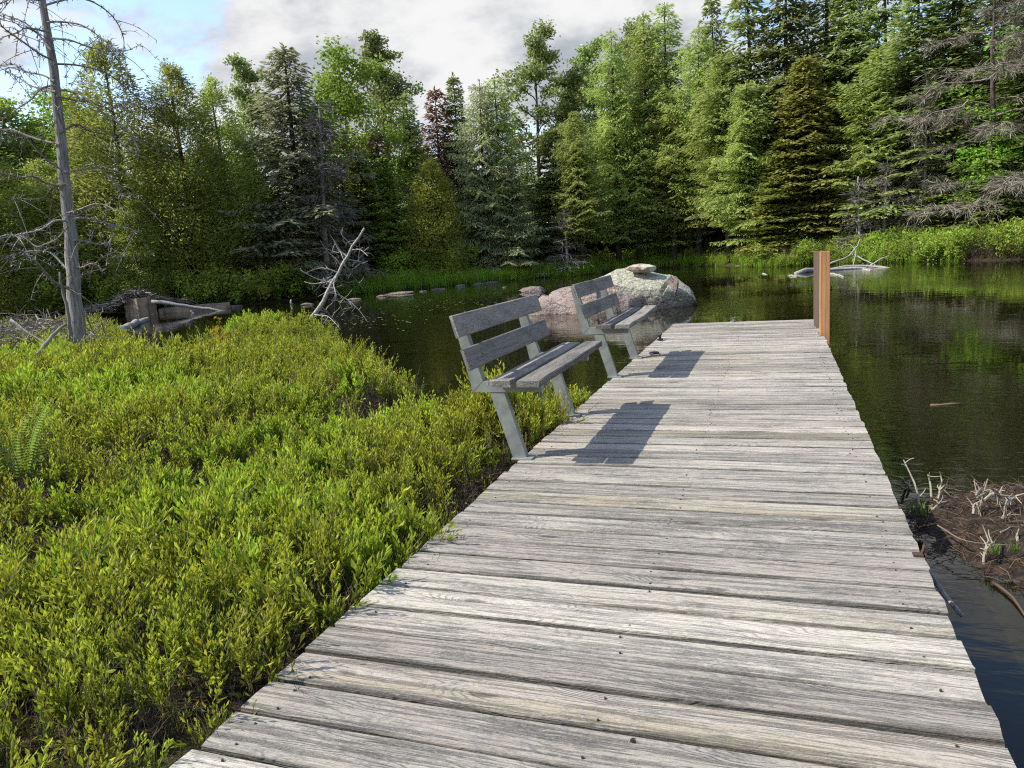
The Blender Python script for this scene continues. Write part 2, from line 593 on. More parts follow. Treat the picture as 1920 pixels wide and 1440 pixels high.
def water_mat():
    m, t, out = new_mat('tea_brown_water')
    g = t.node('ShaderNodeTexCoord')
    P = g.outputs['Object']
    rot = t.node('ShaderNodeMapping', inp={'Vector': P, 'Rotation': (0, 0, .35), 'Scale': (1.0, 2.3, 1.0)}).outputs[0]
    a = t.noise(rot, 5.0, 3, .55, .4)
    b = t.noise(rot, 1.3, 3, .5)
    calm = t.ramp(t.noise(P, .22, 3, .5), .38, .62)
    h = t.math('ADD', t.math('MULTIPLY', a, calm), t.math('MULTIPLY', b, .5))
    nrm = bump(t, h, .085, .05)
    tr = t.node('ShaderNodeBsdfTransparent', inp={0: (.34, .20, .07, 1)})
    df = t.node('ShaderNodeBsdfDiffuse', inp={0: (.013, .013, .004, 1)})
    body = t.node('ShaderNodeMixShader', inp={0: .55, 1: tr.outputs[0], 2: df.outputs[0]})
    gl = t.node('ShaderNodeBsdfGlossy', inp={0: (1, 1, 1, 1), 'Roughness': .02, 'Normal': nrm})
    fr = t.node('ShaderNodeFresnel', inp={0: 1.33, 'Normal': nrm})
    mx = t.node('ShaderNodeMixShader', inp={0: fr.outputs[0], 1: body.outputs[0], 2: gl.outputs[0]})
    t.l.new(mx.outputs[0], out.inputs[0])
    return m


M['ground'] = ground_mat()
M['mud'] = mud_mat()
M['water'] = water_mat()

# ------------------------------------------------------------------ lake outline and terrain
bog_edge = [(-0.8, 6.3)] + [tuple(on_z(x, y, -.12)[:2]) for x, y in ((1040, 752), (960, 770), (880, 780), (835, 776), (792, 790), (745, 802), (706, 796), (700, 778), (735, 762))] + \
           [tuple(on_z(x, y, .12)[:2]) for x, y in ((782, 712), (752, 672), (700, 648), (650, 628), (600, 604), (520, 600), (440, 606), (388, 632), (340, 656), (265, 652), (228, 622))]
far_edge = [tuple(on_z(x, y, WATER_Z)[:2]) for x, y in ((172, 594), (250, 592), (300, 586), (420, 577), (480, 571), (560, 562), (650, 553), (720, 547), (800, 540),
            (900, 531), (960, 526), (1010, 521), (1080, 517), (1200, 505), (1300, 500), (1380, 498), (1430, 501), (1490, 499), (1560, 494), (1700, 492), (1800, 490), (1920, 487))]
LAKE = np.array(bog_edge + far_edge + [(13, 31), (24, 30), (36, 22), (42, 6), (30, -9), (8, -9), (0.1, -5), (-.5, -1), (-.7, 3)])


def lake_sd(x, y):
    """signed distance to the lake edge: positive on land"""
    x = np.asarray(x, float); y = np.asarray(y, float)
    best = np.full(x.shape, 1e9)
    inside = np.zeros(x.shape, bool)
    n = len(LAKE)
    for i in range(n):
        ax, ay = LAKE[i]; bx, by = LAKE[(i + 1) % n]
        dx, dy = bx - ax, by - ay
        t = np.clip(((x - ax) * dx + (y - ay) * dy) / (dx * dx + dy * dy + 1e-12), 0, 1)
        best = np.minimum(best, np.hypot(x - ax - t * dx, y - ay - t * dy))
        cond = ((ay > y) != (by > y))
        xi = dx * (y - ay) / (dy if abs(dy) > 1e-12 else 1e-12) + ax
        inside ^= cond & (x < xi)
    return np.where(inside, -best, best)


def ground_z(x, y, sd=None):
    x = np.asarray(x, float); y = np.asarray(y, float)
    sd = lake_sd(x, y) if sd is None else sd
    r = np.hypot(x, y)
    s = np.clip(sd / .5, 0, 1)
    s = s * s * (3 - 2 * s)
    slope = np.clip((r - 20) / 10, 0, 1) * .055
    up = WATER_Z - .02 + s * .14 + slope * np.minimum(np.maximum(sd, 0), 45)
    up = up + s * (.05 * vnoise(x * 1.7, y * 1.7, 3) + .10 * np.clip((r - 22) / 8, 0, 1) * vnoise(x * .5, y * .5, 5))
    dn = WATER_Z - .02 - np.minimum(1.4, .22 * np.maximum(-sd, 0)) + .02 * vnoise(x * 2, y * 2, 8)
    return np.where(sd > 0, up, dn)


def terrain():
    n = 420
    u = np.linspace(-1, 1, n)
    ax = np.sinh(u * 5.2) / math.sinh(5.2) * 420
    X, Y = np.meshgrid(ax - 3.0, ax + 6.0, indexing='ij')
    Z = ground_z(X, Y)
    V = np.stack([X, Y, Z], -1).reshape(-1, 3)
    i = np.arange(n - 1)[:, None] * n
    j = np.arange(n - 1)[None, :]
    Q = np.stack([i + j, i + n + j, i + n + j + 1, i + j + 1], -1).reshape(-1, 4)
    tag(link('ground', mesh_np('ground', V, Q, None, M['ground'], smooth=True)), kind='structure')


terrain()
xs = (-45, 50)
ys = (-12, 60)
wv = [(xs[0], ys[0], WATER_Z), (xs[1], ys[0], WATER_Z), (xs[1], ys[1], WATER_Z), (xs[0], ys[1], WATER_Z)]
tag(link('water', mesh_np('water', wv, [(0, 1, 2, 3)], None, M['water'])), kind='structure')


# ------------------------------------------------------------------ the dock
DL, DR, DEND = -1.358, 0.468, 10.53
PITCH = 0.1525


def plank_mesh(seed, x0, x1):
    r = np.random.default_rng(seed)
    n = 7
    xs_ = np.linspace(x0, x1, n)
    wy = .0686
    prof = [(-wy, -.038), (-wy, -.006), (-wy + .006, 0), (0, .0012), (wy - .006, 0), (wy, -.006), (wy, -.038)]
    k = len(prof)
    e0 = np.cumsum(r.normal(0, .0007, n)); e1 = np.cumsum(r.normal(0, .0007, n))
    cup = r.normal(0, .0012)
    V = []
    for i, x in enumerate(xs_):
        for (y, z) in prof:
            yy = y + (e0[i] if y < 0 else e1[i] if y > 0 else 0)
            xx = x + (r.normal(0, .0025) if i in (0, n - 1) else 0)
            V.append((xx, yy, z + cup * (abs(y) / wy) ** 2 * (1 if z > -.02 else 0)))
    Q = []
    for i in range(n - 1):
        for j in range(k):
            a, b = i * k + j, i * k + (j + 1) % k
            Q.append((a, b, b + k, a + k))
    T = []
    for base, f in ((0, 1), ((n - 1) * k, -1)):
        for j in range(1, k - 1):
            T.append((base, base + j + 1, base + j)[::f])
    return mesh_np('plank', V, Q, T, M['deck'])


dock = tag(empty('dock', ((DL + DR) / 2, 0, 0)), 'long weathered grey plank dock running out from the viewer over brown water', 'dock')
XC = (DL + DR) / 2
HW = (DR - DL) / 2
pool = [plank_mesh(100 + i, -HW + rng.uniform(-.004, .004), HW + rng.uniform(-.004, .004)) for i in range(14)]
short = plank_mesh(300, -HW, HW - .042)
POST_Y = (8.86, 9.66)
y = 1.889 - PITCH / 2 - PITCH * 17
i = 0
plank_y = []
hole_plank = None
while y < DEND - .07:
    near_post = any(abs(y - p) < .13 for p in POST_Y)
    me = short if near_post else pool[int(rng.integers(len(pool)))]
    o = link('plank', me, dock, (rng.normal(0, .0018), y + rng.normal(0, .0015), rng.normal(0, .0016)))
    flip = math.pi if (rng.random() < .5 and not near_post) else 0.0
    o.rotation_euler = (rng.normal(0, .005), rng.normal(0, .0006), flip + rng.normal(0, .0010))
    if abs(y - 1.555) < PITCH / 2: hole_plank = o
    plank_y.append(y)
    y += PITCH
    i += 1
# a knot has dropped out of one board
if hole_plank is not None:
    hole_plank.rotation_euler = (0, 0, 0.0015)
    hole_plank.data = plank_mesh(77, -HW, HW)
    cb = bmesh.new()
    bmesh.ops.create_cone(cb, cap_ends=True, segments=14, radius1=.0105, radius2=.0125, depth=.2)
    cm = bpy.data.meshes.new('cutter'); cb.to_mesh(cm); cb.free()
    cut = bpy.data.objects.new('cutter', cm)
    cut.location = (-0.3227, 1.555, 0)
    COL.objects.link(cut)
    md = hole_plank.modifiers.new('hole', 'BOOLEAN')
    md.object = cut; md.operation = 'DIFFERENCE'; md.solver = 'EXACT'
    bpy.context.view_layer.update()
    dg = bpy.context.evaluated_depsgraph_get()
    nm = bpy.data.meshes.new_from_object(hole_plank.evaluated_get(dg))
    hole_plank.modifiers.clear()
    hole_plank.data = nm
    bpy.data.objects.remove(cut)
for xb in (-HW + .10, -.30, .30, HW - .10):
    b = MB()
    b.box((xb, (plank_y[0] + DEND) / 2, -.038 - .0725), (.045, DEND - plank_y[0] - .02, .14))
    link('joist', b.mesh('joist', M['beam']), dock)
b = MB()
b.box((0, DEND - .03, -.112), (2 * HW - .26, .04, .14))
link('end_beam', b.mesh('end_beam', M['beam']), dock)
for yy in (0.4, 3.0, 5.8, 8.2, 10.2):
    for xx in (-HW + .17, HW - .17):
        b = MB()
        b.tube([(xx, yy, -1.9), (xx, yy, -.19)], .075, 10)
        link('pile', b.mesh('pile', M['beam']), dock)
nb = MB()
for yy in plank_y:
    for xb in (-HW + .10, .02, HW - .10):
        for dy in (-.045, .045):
            if rng.random() < .3: continue
            c = np.array([xb + rng.normal(0, .012), yy + dy + rng.normal(0, .006), .0028])
            a = np.arange(6) * math.pi / 3
            ring = c + np.stack([.0034 * np.cos(a), .0034 * np.sin(a), np.zeros(6)], -1)
            low = ring - np.array([0, 0, .005])
            nb.add(np.vstack([ring, low]), [(q, 6 + q, 6 + (q + 1) % 6, (q + 1) % 6) for q in range(6)], [(0, q, q + 1) for q in range(1, 5)])
tag(link('nail_head', nb.mesh('nail_head', M['nail']), dock), kind='stuff')

# posts at the far right corner
for (px_, py_, top, lab, wx, rz) in ((0.482, POST_Y[0], .905, 'nearer orange cedar post at the far right corner of the dock, sunlit face', .098, .06),
                                (0.450, POST_Y[1], .893, 'farther cedar post half hidden behind the sunlit one at the dock corner', .094, -.02)):
    bm = bmesh.new()
    bmesh.ops.create_cube(bm, size=1)
    for v in bm.verts:
        v.co = Vector((v.co.x * wx, v.co.y * .09, (v.co.z + .5) * (top + 1.6) - 1.6))
    bmesh.ops.bevel(bm, geom=bm.edges[:], offset=.005, segments=2, affect='EDGES')
    me = bpy.data.meshes.new('timber_post'); bm.to_mesh(me); bm.free()
    me.materials.append(M['post'] if wx > .095 else M['post_old'])
    o = link('timber_post', me, None, (px_, py_, 0))
    o.rotation_euler = (0, 0, rz)
    tag(o, lab, 'post', 'cedar posts at the dock corner')


# ------------------------------------------------------------------ benches
def board(L, wd, th, seed, bend=0.0):
    """board along Y, width along X, top face at z=0, gently warped"""
    r = np.random.default_rng(seed)
    n = 9
    ys_ = np.linspace(-L / 2, L / 2, n)
    c = .006
    prof = [(-wd / 2, -th), (-wd / 2, -c), (-wd / 2 + c, 0), (wd / 2 - c, 0), (wd / 2, -c), (wd / 2, -th)]
    k = len(prof)
    V, Q, T = [], [], []
    for i_, yy in enumerate(ys_):
        s = max(0.0, yy / (L / 2))
        for (x, z) in prof:
            V.append((x, yy + (r.normal(0, .002) if i_ in (0, n - 1) else 0), z + bend * s * s + r.normal(0, .0006)))
    for i_ in range(n - 1):
        for j in range(k):
            a, b_ = i_ * k + j, i_ * k + (j + 1) % k
            Q.append((a, a + k, b_ + k, b_))
    for j in range(1, k - 1):
        T.append((0, j, j + 1)); T.append(((n - 1) * k, (n - 1) * k + j + 1, (n - 1) * k + j))
    # grain follows local X, so swap axes: the caller turns the object by 90 degrees
    V = np.asarray(V)[:, [1, 0, 2]] * np.array([1, -1, 1])
    return mesh_np('board', V, Q, T, M['bench_wood'])


def slab_profile(pts, y0, y1):
    """solid from an x,z outline between two y values"""
    n = len(pts)
    V = [(x, y0, z) for x, z in pts] + [(x, y1, z) for x, z in pts]
    Q = [(i_, (i_ + 1) % n, n + (i_ + 1) % n, n + i_) for i_ in range(n)]
    T = []
    for i_ in range(1, n - 1):
        T.append((0, i_ + 1, i_)); T.append((n, n + i_, n + i_ + 1))
    return V, Q, T


def make_bench(loc, label, bends):
    root = tag(empty('bench', loc), label, 'bench', 'benches along the left edge of the dock')
    L = 1.49
    TH = .034
    BT = .018
    sy = math.pi / 2
    # seat boards (x relative to the deck's left edge)
    for kx, (xc, wd, bend) in enumerate(((-.020, .128, bends[0]), (.139, .126, bends[1]))):
        o = link('seat_board', board(L, wd, TH, 11 + kx, bend), root, (xc, 0, .482))
        o.rotation_euler = (0, 0, sy)
    # back boards: front faces on a line leaning back
    lean = math.atan2(.077, .279)
    for (xb, zb) in ((-.1725, .538), (-.2210, .716)):
        bd = board(L, .123, BT, int(zb * 1000))
        o = link('back_board', bd, root)
        c = Vector((xb + .0615 * -math.sin(lean), 0, zb + .0615 * math.cos(lean)))
        # top face (local +Z) looks towards +X, width runs up the back
        ex = Vector((0, 1, 0)); ez = Vector((math.cos(lean), 0, math.sin(lean))); ey = ez.cross(ex)
        o.matrix_basis = Matrix([[ex.x, ey.x, ez.x, c.x], [ex.y, ey.y, ez.y, c.y], [ex.z, ey.z, ez.z, c.z], [0, 0, 0, 1]])
    for yc in (-.525, .525):
        fr = tag(empty('frame', (0, yc, 0)), None)
        fr.parent = root
        t = .021
        # leg: channel leaning outwards, wide at the foot
        V, Q, T = slab_profile([(-.040, .004), (.040, .004), (-.068, .384), (-.152, .384)], -t, t)
        b = MB(); b.add(V, Q, T)
        lg = link('leg', b.mesh('leg', M['metal']), fr)
        b = MB(); b.box((.012, 0, .005), (.118, .075, .009))
        b.box((.050, 0, .011), (.05, .06, .006))
        fp = link('foot_plate', b.mesh('foot_plate', M['metal']), fr)
        # seat bracket and upright, mitred at the elbow
        V, Q, T = slab_profile([(-.250, .3845), (.150, .3845), (.150, .4455), (-.186, .4455)], -.024, .024)
        b = MB(); b.add(V, Q, T)
        link('seat_bracket', b.mesh('seat_bracket', M['metal']), fr)
        V, Q, T = slab_profile([(-.2515, .386), (-.1875, .447), (-.292, .815), (-.338, .800)], -.024, .024)
        b = MB(); b.add(V, Q, T)
        link('upright', b.mesh('upright', M['metal']), fr)
        for zz_ in (.60, .75):
            xx_ = -.1725 - (zz_ - .543) * .276
            b = MB()
            b.tube([(xx_ - .002, .006, zz_), (xx_ + .004, .006, zz_ + .001)], .007, 6)
            link('bolt', b.mesh('bolt', M['metal']), fr)
    return root


make_bench((DL, 4.325, 0), 'nearer grey plank bench on steel legs, leaning out over the bog', (0.0, .004))
make_bench((DL, 6.855, 0), 'farther grey plank bench in front of the boulder, seat board bent up', (.006, .022))


def cleat(name, loc, sc, mat, lab, cat, rz=0.0):
    b = MB()
    b.box((0, 0, .006), (.09, .05, .012))
    b.tube([(-.02, 0, .01), (-.02, 0, .05)], .009, 7)
    b.tube([(.02, 0, .01), (.02, 0, .05)], .009, 7)
    b.tube([(-.075, 0, .06), (-.03, 0, .05), (.03, 0, .05), (.075, 0, .06)], [.006, .011, .011, .006], 7)
    o = link(name, b.mesh(name, mat), None, loc)
    o.scale = (sc, sc, sc); o.rotation_euler = (0, 0, rz)
    tag(o, lab, cat)


cleat('mooring_cleat', (-.57, 10.43, .003), .9, M['metal'], 'small pale metal cleat at the middle of the far dock edge', 'cleat', 1.2)
cleat('mooring_cleat', (-1.30, 8.72, .003), 1.0, M['dark_metal'], 'black iron cleat on the left dock edge past the benches', 'cleat', 1.4)
b = MB()
a = np.linspace(0, 2 * math.pi, 18)
b.tube(np.stack([.045 * np.cos(a), .045 * np.sin(a), np.full(18, .012)], -1), .009, 6, cap=False)
b.box((0, .045, .010), (.05, .04, .02))
tag(link('mooring_ring', b.mesh('mooring_ring', M['dark_metal']), None, (-1.20, 7.62, .003)), 'flat black mooring ring lying in the shadow of the farther bench', 'ring')
b = MB()
b.box((.012, 0, -.03), (.008, .03, .09))
b.box((-.006, 0, .012), (.036, .03, .006), None)
b.tube([(.006, .01, .012), (.012, .012, .03), (.016, .03, .034)], .006, 6)
tag(link('rusty_bracket', b.mesh('rusty_bracket', M['rust_iron']), None, (.462, 2.76, -.004)), 'rusty iron bracket bent over the right edge of the dock', 'bracket')
b = MB()
P = np.array([(.47, 2.80, -.02), (.52, 2.72, -.10), (.575, 2.66, -.16)])
b.tube(resample(P, 6), np.linspace(.011, .007, 6), 6)
tag(link('broken_stick', b.mesh('broken_stick', M['deadwood'])), 'short broken grey stick poking out below the rusty bracket', 'stick')


# ------------------------------------------------------------------ rocks
def rock_mesh(name, seed, size, mat, sub=3, rough=.25, flat=.6):
    bm = bmesh.new()
    bmesh.ops.create_icosphere(bm, subdivisions=sub, radius=1)
    r = np.random.default_rng(seed)
    pl = [(unit(r.normal(0, 1, 3)), r.uniform(.62, .95)) for _ in range(9)]
    for v in bm.verts:
        p = np.array(v.co)
        for nrm, d in pl:
            q = p @ nrm
            if q > d: p = p - nrm * (q - d) * .8
        p = p * (1 + rough * .25 * (math.sin(p[0] * 5 + seed) * math.sin(p[1] * 6 + seed * 2) + .5 * math.sin(p[2] * 11 + p[0] * 9)))
        v.co = Vector((p[0] * size[0], p[1] * size[1], p[2] * size[2]))
    me = bpy.data.meshes.new(name); bm.to_mesh(me); bm.free()
    for f in me.polygons: f.use_smooth = False
    me.materials.append(mat)
    return me


def boulder():
    """whaleback granite: a height field over an oval plan, steep and undercut at its right end"""
    D = 16.1
    cpt = at_dist(1165, 575, D + .9)
    fwd = unit([cpt[0], cpt[1], 0]); right = np.array([fwd[1], -fwd[0], 0])
    nu, nv = 130, 90
    U = np.linspace(-1, 1, nu); Vv = np.linspace(-1, 1, nv)
    sx = [-2.12, -2.0, -1.78, -1.2, -.75, -.40, -.05, .40, .70, .92, 1.12, 1.30, 1.50, 1.58, 1.63]
    sh = [.02, .22, .38, .52, .62, .72, .86, .86, .78, .77, .74, .62, .44, .30, .05]
    V = []
    def low(x, y): return .5 * vnoise(np.array(x * 2.3), np.array(y * 2.3), 21) + .25 * vnoise(np.array(x * 6.), np.array(y * 6.), 22) + .12 * vnoise(np.array(x * 15.), np.array(y * 15.), 23)
    xs2 = np.concatenate([np.linspace(-2.12, -1.95, 12), np.linspace(-1.93, 1.48, nu - 30), np.linspace(1.5, 1.63, 18)])
    for x in xs2:
        S_ = float(np.interp(x, sx, sh))
        yc_ = .25 + .10 * math.sin(x * 2.1)
        yf = -.95 + .18 * (x - .2) ** 2 * .5 + .08 * math.sin(x * 4.3 + 1)
        yb = 1.15 - .20 * (x - .2) ** 2 * .5
        for s_ in Vv:
            if s_ < 0:
                t = 1 - (1 + s_) ** 1.7
                yv = yc_ + (yf - yc_) * t
                steep = .46 if x > -.5 else .70
                z = S_ * (1 - (1 - steep) * t ** 1.15 - steep * t ** 9)
            else:
                t = s_
                yv = yc_ + (yb - yc_) * t
                z = S_ * (1 - t ** 2.6)
                steep = .4
            n_ = float(low(x, yv))
            rim = min(1.0, (1 - t) * 6 + .12)
            # slabby ledges: noise folded into creases
            fold = abs(float(vnoise(np.array(x * 1.3 + .4 * yv), np.array(yv * 2.1 + z * 1.4), 24)))
            z += rim * (.07 * n_ - .10 * math.exp(-(fold / .10) ** 2) * min(1, S_ * 2))
            cl = abs((x - .98) - .35 * (yv + .5))
            if cl < .05 and s_ < .1: z -= .10 * (1 - cl / .05) * rim
            oy = yv
            if s_ < 0 and x > .15 and t > .80: oy = yv + .30 * ((t - .80) / .20) ** 1.4 * min(1, (x - .15) / .35)
            V.append((x, oy + .03 * n_, z))
    V = np.array(V)
    i_ = np.arange(nu - 1)[:, None] * nv
    j_ = np.arange(nv - 1)[None, :]
    Q = np.stack([i_ + j_, i_ + nv + j_, i_ + nv + j_ + 1, i_ + j_ + 1], -1).reshape(-1, 4)
    # skirt down into the water
    me = mesh_np('boulder', V, Q, None, M['boulder'])
    bm = bmesh.new(); bm.from_mesh(me)
    edge = [e for e in bm.edges if e.is_boundary]
    ret = bmesh.ops.extrude_edge_only(bm, edges=edge)
    for v in ret['geom']:
        if isinstance(v, bmesh.types.BMVert): v.co.z = -.6
    bmesh.ops.recalc_face_normals(bm, faces=bm.faces)
    bm.to_mesh(me); bm.free()
    o = link('boulder', me, None, (cpt[0], cpt[1], WATER_Z))
    o.rotation_euler = (0, 0, math.atan2(right[1], right[0]))
    tag(o, 'big pink granite boulder with pale lichen in the water beyond the benches', 'boulder')
    cap = link('flat_stone', rock_mesh('flat_stone', 5, (.37, .30, .115), M['boulder_cap'], 2, .6), None,
               tuple(cpt + right * .45 + fwd * -.1 + np.array([0, 0, WATER_Z - cpt[2] + .845])))
    cap.rotation_euler = (.06, .05, math.atan2(right[1], right[0]) + .1)
    tag(cap, 'flat slab of stone lying on top of the lichen boulder', 'stone')
    fin = link('stone_shard', rock_mesh('stone_shard', 15, (.05, .18, .20), M['boulder_stone'], 2, .5), None,
               tuple(cpt + right * 1.12 + fwd * -.62 + np.array([0, 0, WATER_Z - cpt[2] + .50])))
    fin.rotation_euler = (.2, .12, math.atan2(right[1], right[0]) + .7)
    tag(fin, 'pointed shard of rock leaning on the right side of the boulder', 'stone')


def cap_mat():
    m, t, out = new_mat('lichen_slab')
    P = t.node('ShaderNodeTexCoord').outputs['Object']
    a = t.noise(P, 6, 5, .65)
    b_ = t.noise(P, 30, 4, .7)
    c = t.mix(t.ramp(a, .40, .56), (.36, .25, .21), (.50, .50, .38))
    c = t.mix(t.math('MULTIPLY', t.ramp(b_, .5, .7), .5), c, (.20, .17, .14))
    principled(t, out, c, .85, bump(t, b_, .6, .03), .2)
    return m


M['boulder_cap'] = cap_mat()
M['boulder_stone'] = M['rock']
boulder()
fl = at_dist(998, 546, 26.0)
o = link('low_rock', rock_mesh('low_rock', 9, (.46, .40, .17), M['rock'], 3), None, (fl[0], fl[1], WATER_Z + .01))
tag(o, 'low rounded pink rock alone in the water left of the lichen boulder', 'rock')
shore_rocks = [(664, 556, 29.5, .45, 'brown rock at the waterline just right of the leaning dead tree'), (716, 549, 30.3, .30, 'small dark rock in front of the grassy far bank, beside the long slab'),
               (752, 545, 31.3, .62, 'long pale slab of rock at the water below the bright grass'), (792, 541, 31.9, .28, 'pebble sized pale stone right of the long shore slab'),
               (822, 538, 32.9, .33, 'grey shore stone midway along the grassy far bank'), (862, 535, 34.4, .42, 'pale pink rock on the far shore below the tall grass'),
               (896, 533, 35.3, .34, 'pinkish rock near the end of the far grassy bank'), (922, 530, 35.6, .38, 'rounded bright rock at the tip of the grassy bank'),
               (947, 541, 30.5, .16, 'tiny rock awash between the shore and the low pink rock'), (1070, 521, 38.0, .45, 'dark rock in the shade left of the boulder top'),
               (575, 562, 28.5, .4, 'dark shaded rock on the bank behind the leaning dead tree'), (438, 573, 31.5, .5, 'grey rock on the left shore right of the old concrete wall'),
               (1395, 500, 37.0, .4, 'dark wet rock on the shaded shore left of the driftwood'), (1335, 499, 39.6, .35, 'small dark rock under the trees behind the boulder')]
for k, (px_, py_, d, s, lab) in enumerate(shore_rocks):
    p = at_dist(px_, py_, d)
    o = link('rock', rock_mesh('rock', 30 + k, (s * (.6 + .5 * (k * 7 % 5) / 4), s * .5, s * (.15 if k == 2 else .13 + .09 * (k * 3 % 4) / 3)), M['rock'], 2 if s < .3 else 3), None, (p[0], p[1], WATER_Z + s * .02))
    o.rotation_euler = (0, 0, math.atan2(-p[0], p[1]) + rng.uniform(-.4, .4))
    tag(o, lab, 'rock', 'rocks along the far waterline')

# ------------------------------------------------------------------ trees
def trunk_path(r, H, lean=0.0, n=9, amp=.012):
    z = np.linspace(0, H, n)
    a = r.uniform(0, 6.28)
    x = lean * H * (z / H) ** 1.3 * math.cos(a) + np.cumsum(r.normal(0, amp, n)) * H * .05
    y_ = lean * H * (z / H) ** 1.3 * math.sin(a) + np.cumsum(r.normal(0, amp, n)) * H * .05
    x -= x[0]; y_ -= y_[0]
    return np.stack([x, y_, z], 1)


def on_trunk(P, z):
    return np.array([np.interp(z, P[:, 2], P[:, 0]), np.interp(z, P[:, 2], P[:, 1]), z])


def conifer(seed, H, R, base, shape, whorls, per, rise, droop, needle, step, twl, hang, matn, bark, ragged=.25, bare=0.0, tuft=False, roll=1.0, hole=0.0):
    """spruce, fir and larch: whorls of branches with flat sprays of needle twigs.
    rise/droop bend the branch, twl is twig length per branch length, bare is the share of each branch left without needles."""
    r = np.random.default_rng(seed)
    wood, crown = MB(), MB()
    TP = trunk_path(r, H)
    rad = .0105 * H + .02
    lump = np.clip(r.normal(1, .20, (9, 6)), .55, 1.45)
    wood.tube(TP, np.linspace(rad, .012, len(TP)), 7)
    for q_ in range(26):
        # dead stubs low on the stem
        z0 = H * r.uniform(.04, max(.12, base + .06)); az = r.uniform(0, 6.28); L = R * r.uniform(.15, .6)
        h = np.array([math.cos(az), math.sin(az), 0])
        P = on_trunk(TP, z0) + h * (L * np.linspace(0, 1, 4))[:, None] + np.array([0, 0, -1.0]) * (L * .35 * np.linspace(0, 1, 4) ** 2)[:, None]
        wood.tube(P, [.012, .010, .007, .004], 3, cap=False)
    for w_ in range(whorls):
        t = (w_ + r.uniform(0, 1)) / whorls
        if t < base and r.random() < .5: continue
        z0 = H * (base * .5 + (1 - base * .5) * t) * .985
        tt = z0 / H
        if tt < base: continue
        u = (tt - base) / (1 - base)
        Lb = R * shape(u)
        npb = per if u < .9 else max(3, per - 1)
        a0 = r.uniform(0, 6.28)
        for k in range(npb):
            if hole and r.random() < hole: continue
            az = a0 + k * 6.283 / npb + r.normal(0, .25)
            L = Lb * lump[int(u * 9) % 9, int((az % 6.283) / 6.284 * 6)] * r.uniform(1 - ragged, 1 + ragged * .6) + .08
            h = np.array([math.cos(az), math.sin(az), 0]); side = np.array([-h[1], h[0], 0])
            s = np.linspace(0, 1, 6)
            up = rise(u)
            P = on_trunk(TP, z0) + h * (L * s)[:, None] + np.array([0, 0, 1.0]) * (L * (up * s - droop * s ** 2 + .5 * droop * s ** 3.5))[:, None] + side * (L * .08 * r.normal() * s ** 2)[:, None]
            wood.tube(P, np.linspace(max(.006, .018 * L), .004, 6), 3, cap=False, tint=.4)
            m = max(4, int(L / step))
            sp = bare + (1 - bare) * (np.arange(m) + r.uniform(0, 1, m)) / m
            Bp = np.stack([np.interp(sp, s, P[:, i_]) for i_ in range(3)], 1)
            for sg in (-1, 1):
                tl = twl * L * (1.05 - sp) * r.uniform(.6, 1.2, m) + needle[0] * .8
                d = h * .75 + sg * side * 1.0 + np.array([0, 0, -1.0]) * hang
                d = unit(d)
                q = np.maximum(1, np.ceil(tl / (needle[0] * .62)).astype(int))
                idx = np.repeat(np.arange(m), q)
                within = np.concatenate([np.arange(c) for c in q])
                off = within * needle[0] * .6
                n = len(idx)
                dd = d + r.normal(0, .22, (n, 3)) + np.array([0, 0, -1.0]) * (hang * .8 * off / (tl[idx] + .01))[:, None]
                B = Bp[idx] + d * off[:, None] + np.array([0, 0, -1.0]) * (hang * .35 * off ** 1.3)[:, None] + r.normal(0, needle[0] * .16, (n, 3))
                if tuft: dd = dd * .35 + r.normal(0, .6, (n, 3))
                S = np.cross(dd, np.array([0, 0, 1.0])) + r.normal(0, roll * .5, (n, 3))
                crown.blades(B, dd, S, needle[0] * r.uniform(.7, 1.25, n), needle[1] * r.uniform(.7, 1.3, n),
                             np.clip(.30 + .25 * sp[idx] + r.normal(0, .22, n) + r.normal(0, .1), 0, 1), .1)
            # spray at the tip
            n = 4
            dd = (P[-1] - P[-2]) / (np.linalg.norm(P[-1] - P[-2]) + 1e-6) + r.normal(0, .3, (n, 3))
            crown.blades(np.repeat(P[-1:], n, 0) - h * needle[0] * .3, dd, r.normal(0, 1, (n, 3)), needle[0], needle[1], r.uniform(.5, 1, n))
    n = 26
    zt = H * r.uniform(.94, 1.0, n)
    B = np.array([on_trunk(TP, q) for q in zt])
    crown.blades(B, np.stack([r.normal(0, .5, n), r.normal(0, .5, n), np.full(n, .9)], 1), r.normal(0, 1, (n, 3)), needle[0] * .9, needle[1], r.uniform(.3, .9, n))
    return wood.mesh('trunk', M[bark], True), crown.mesh('crown', M[matn])


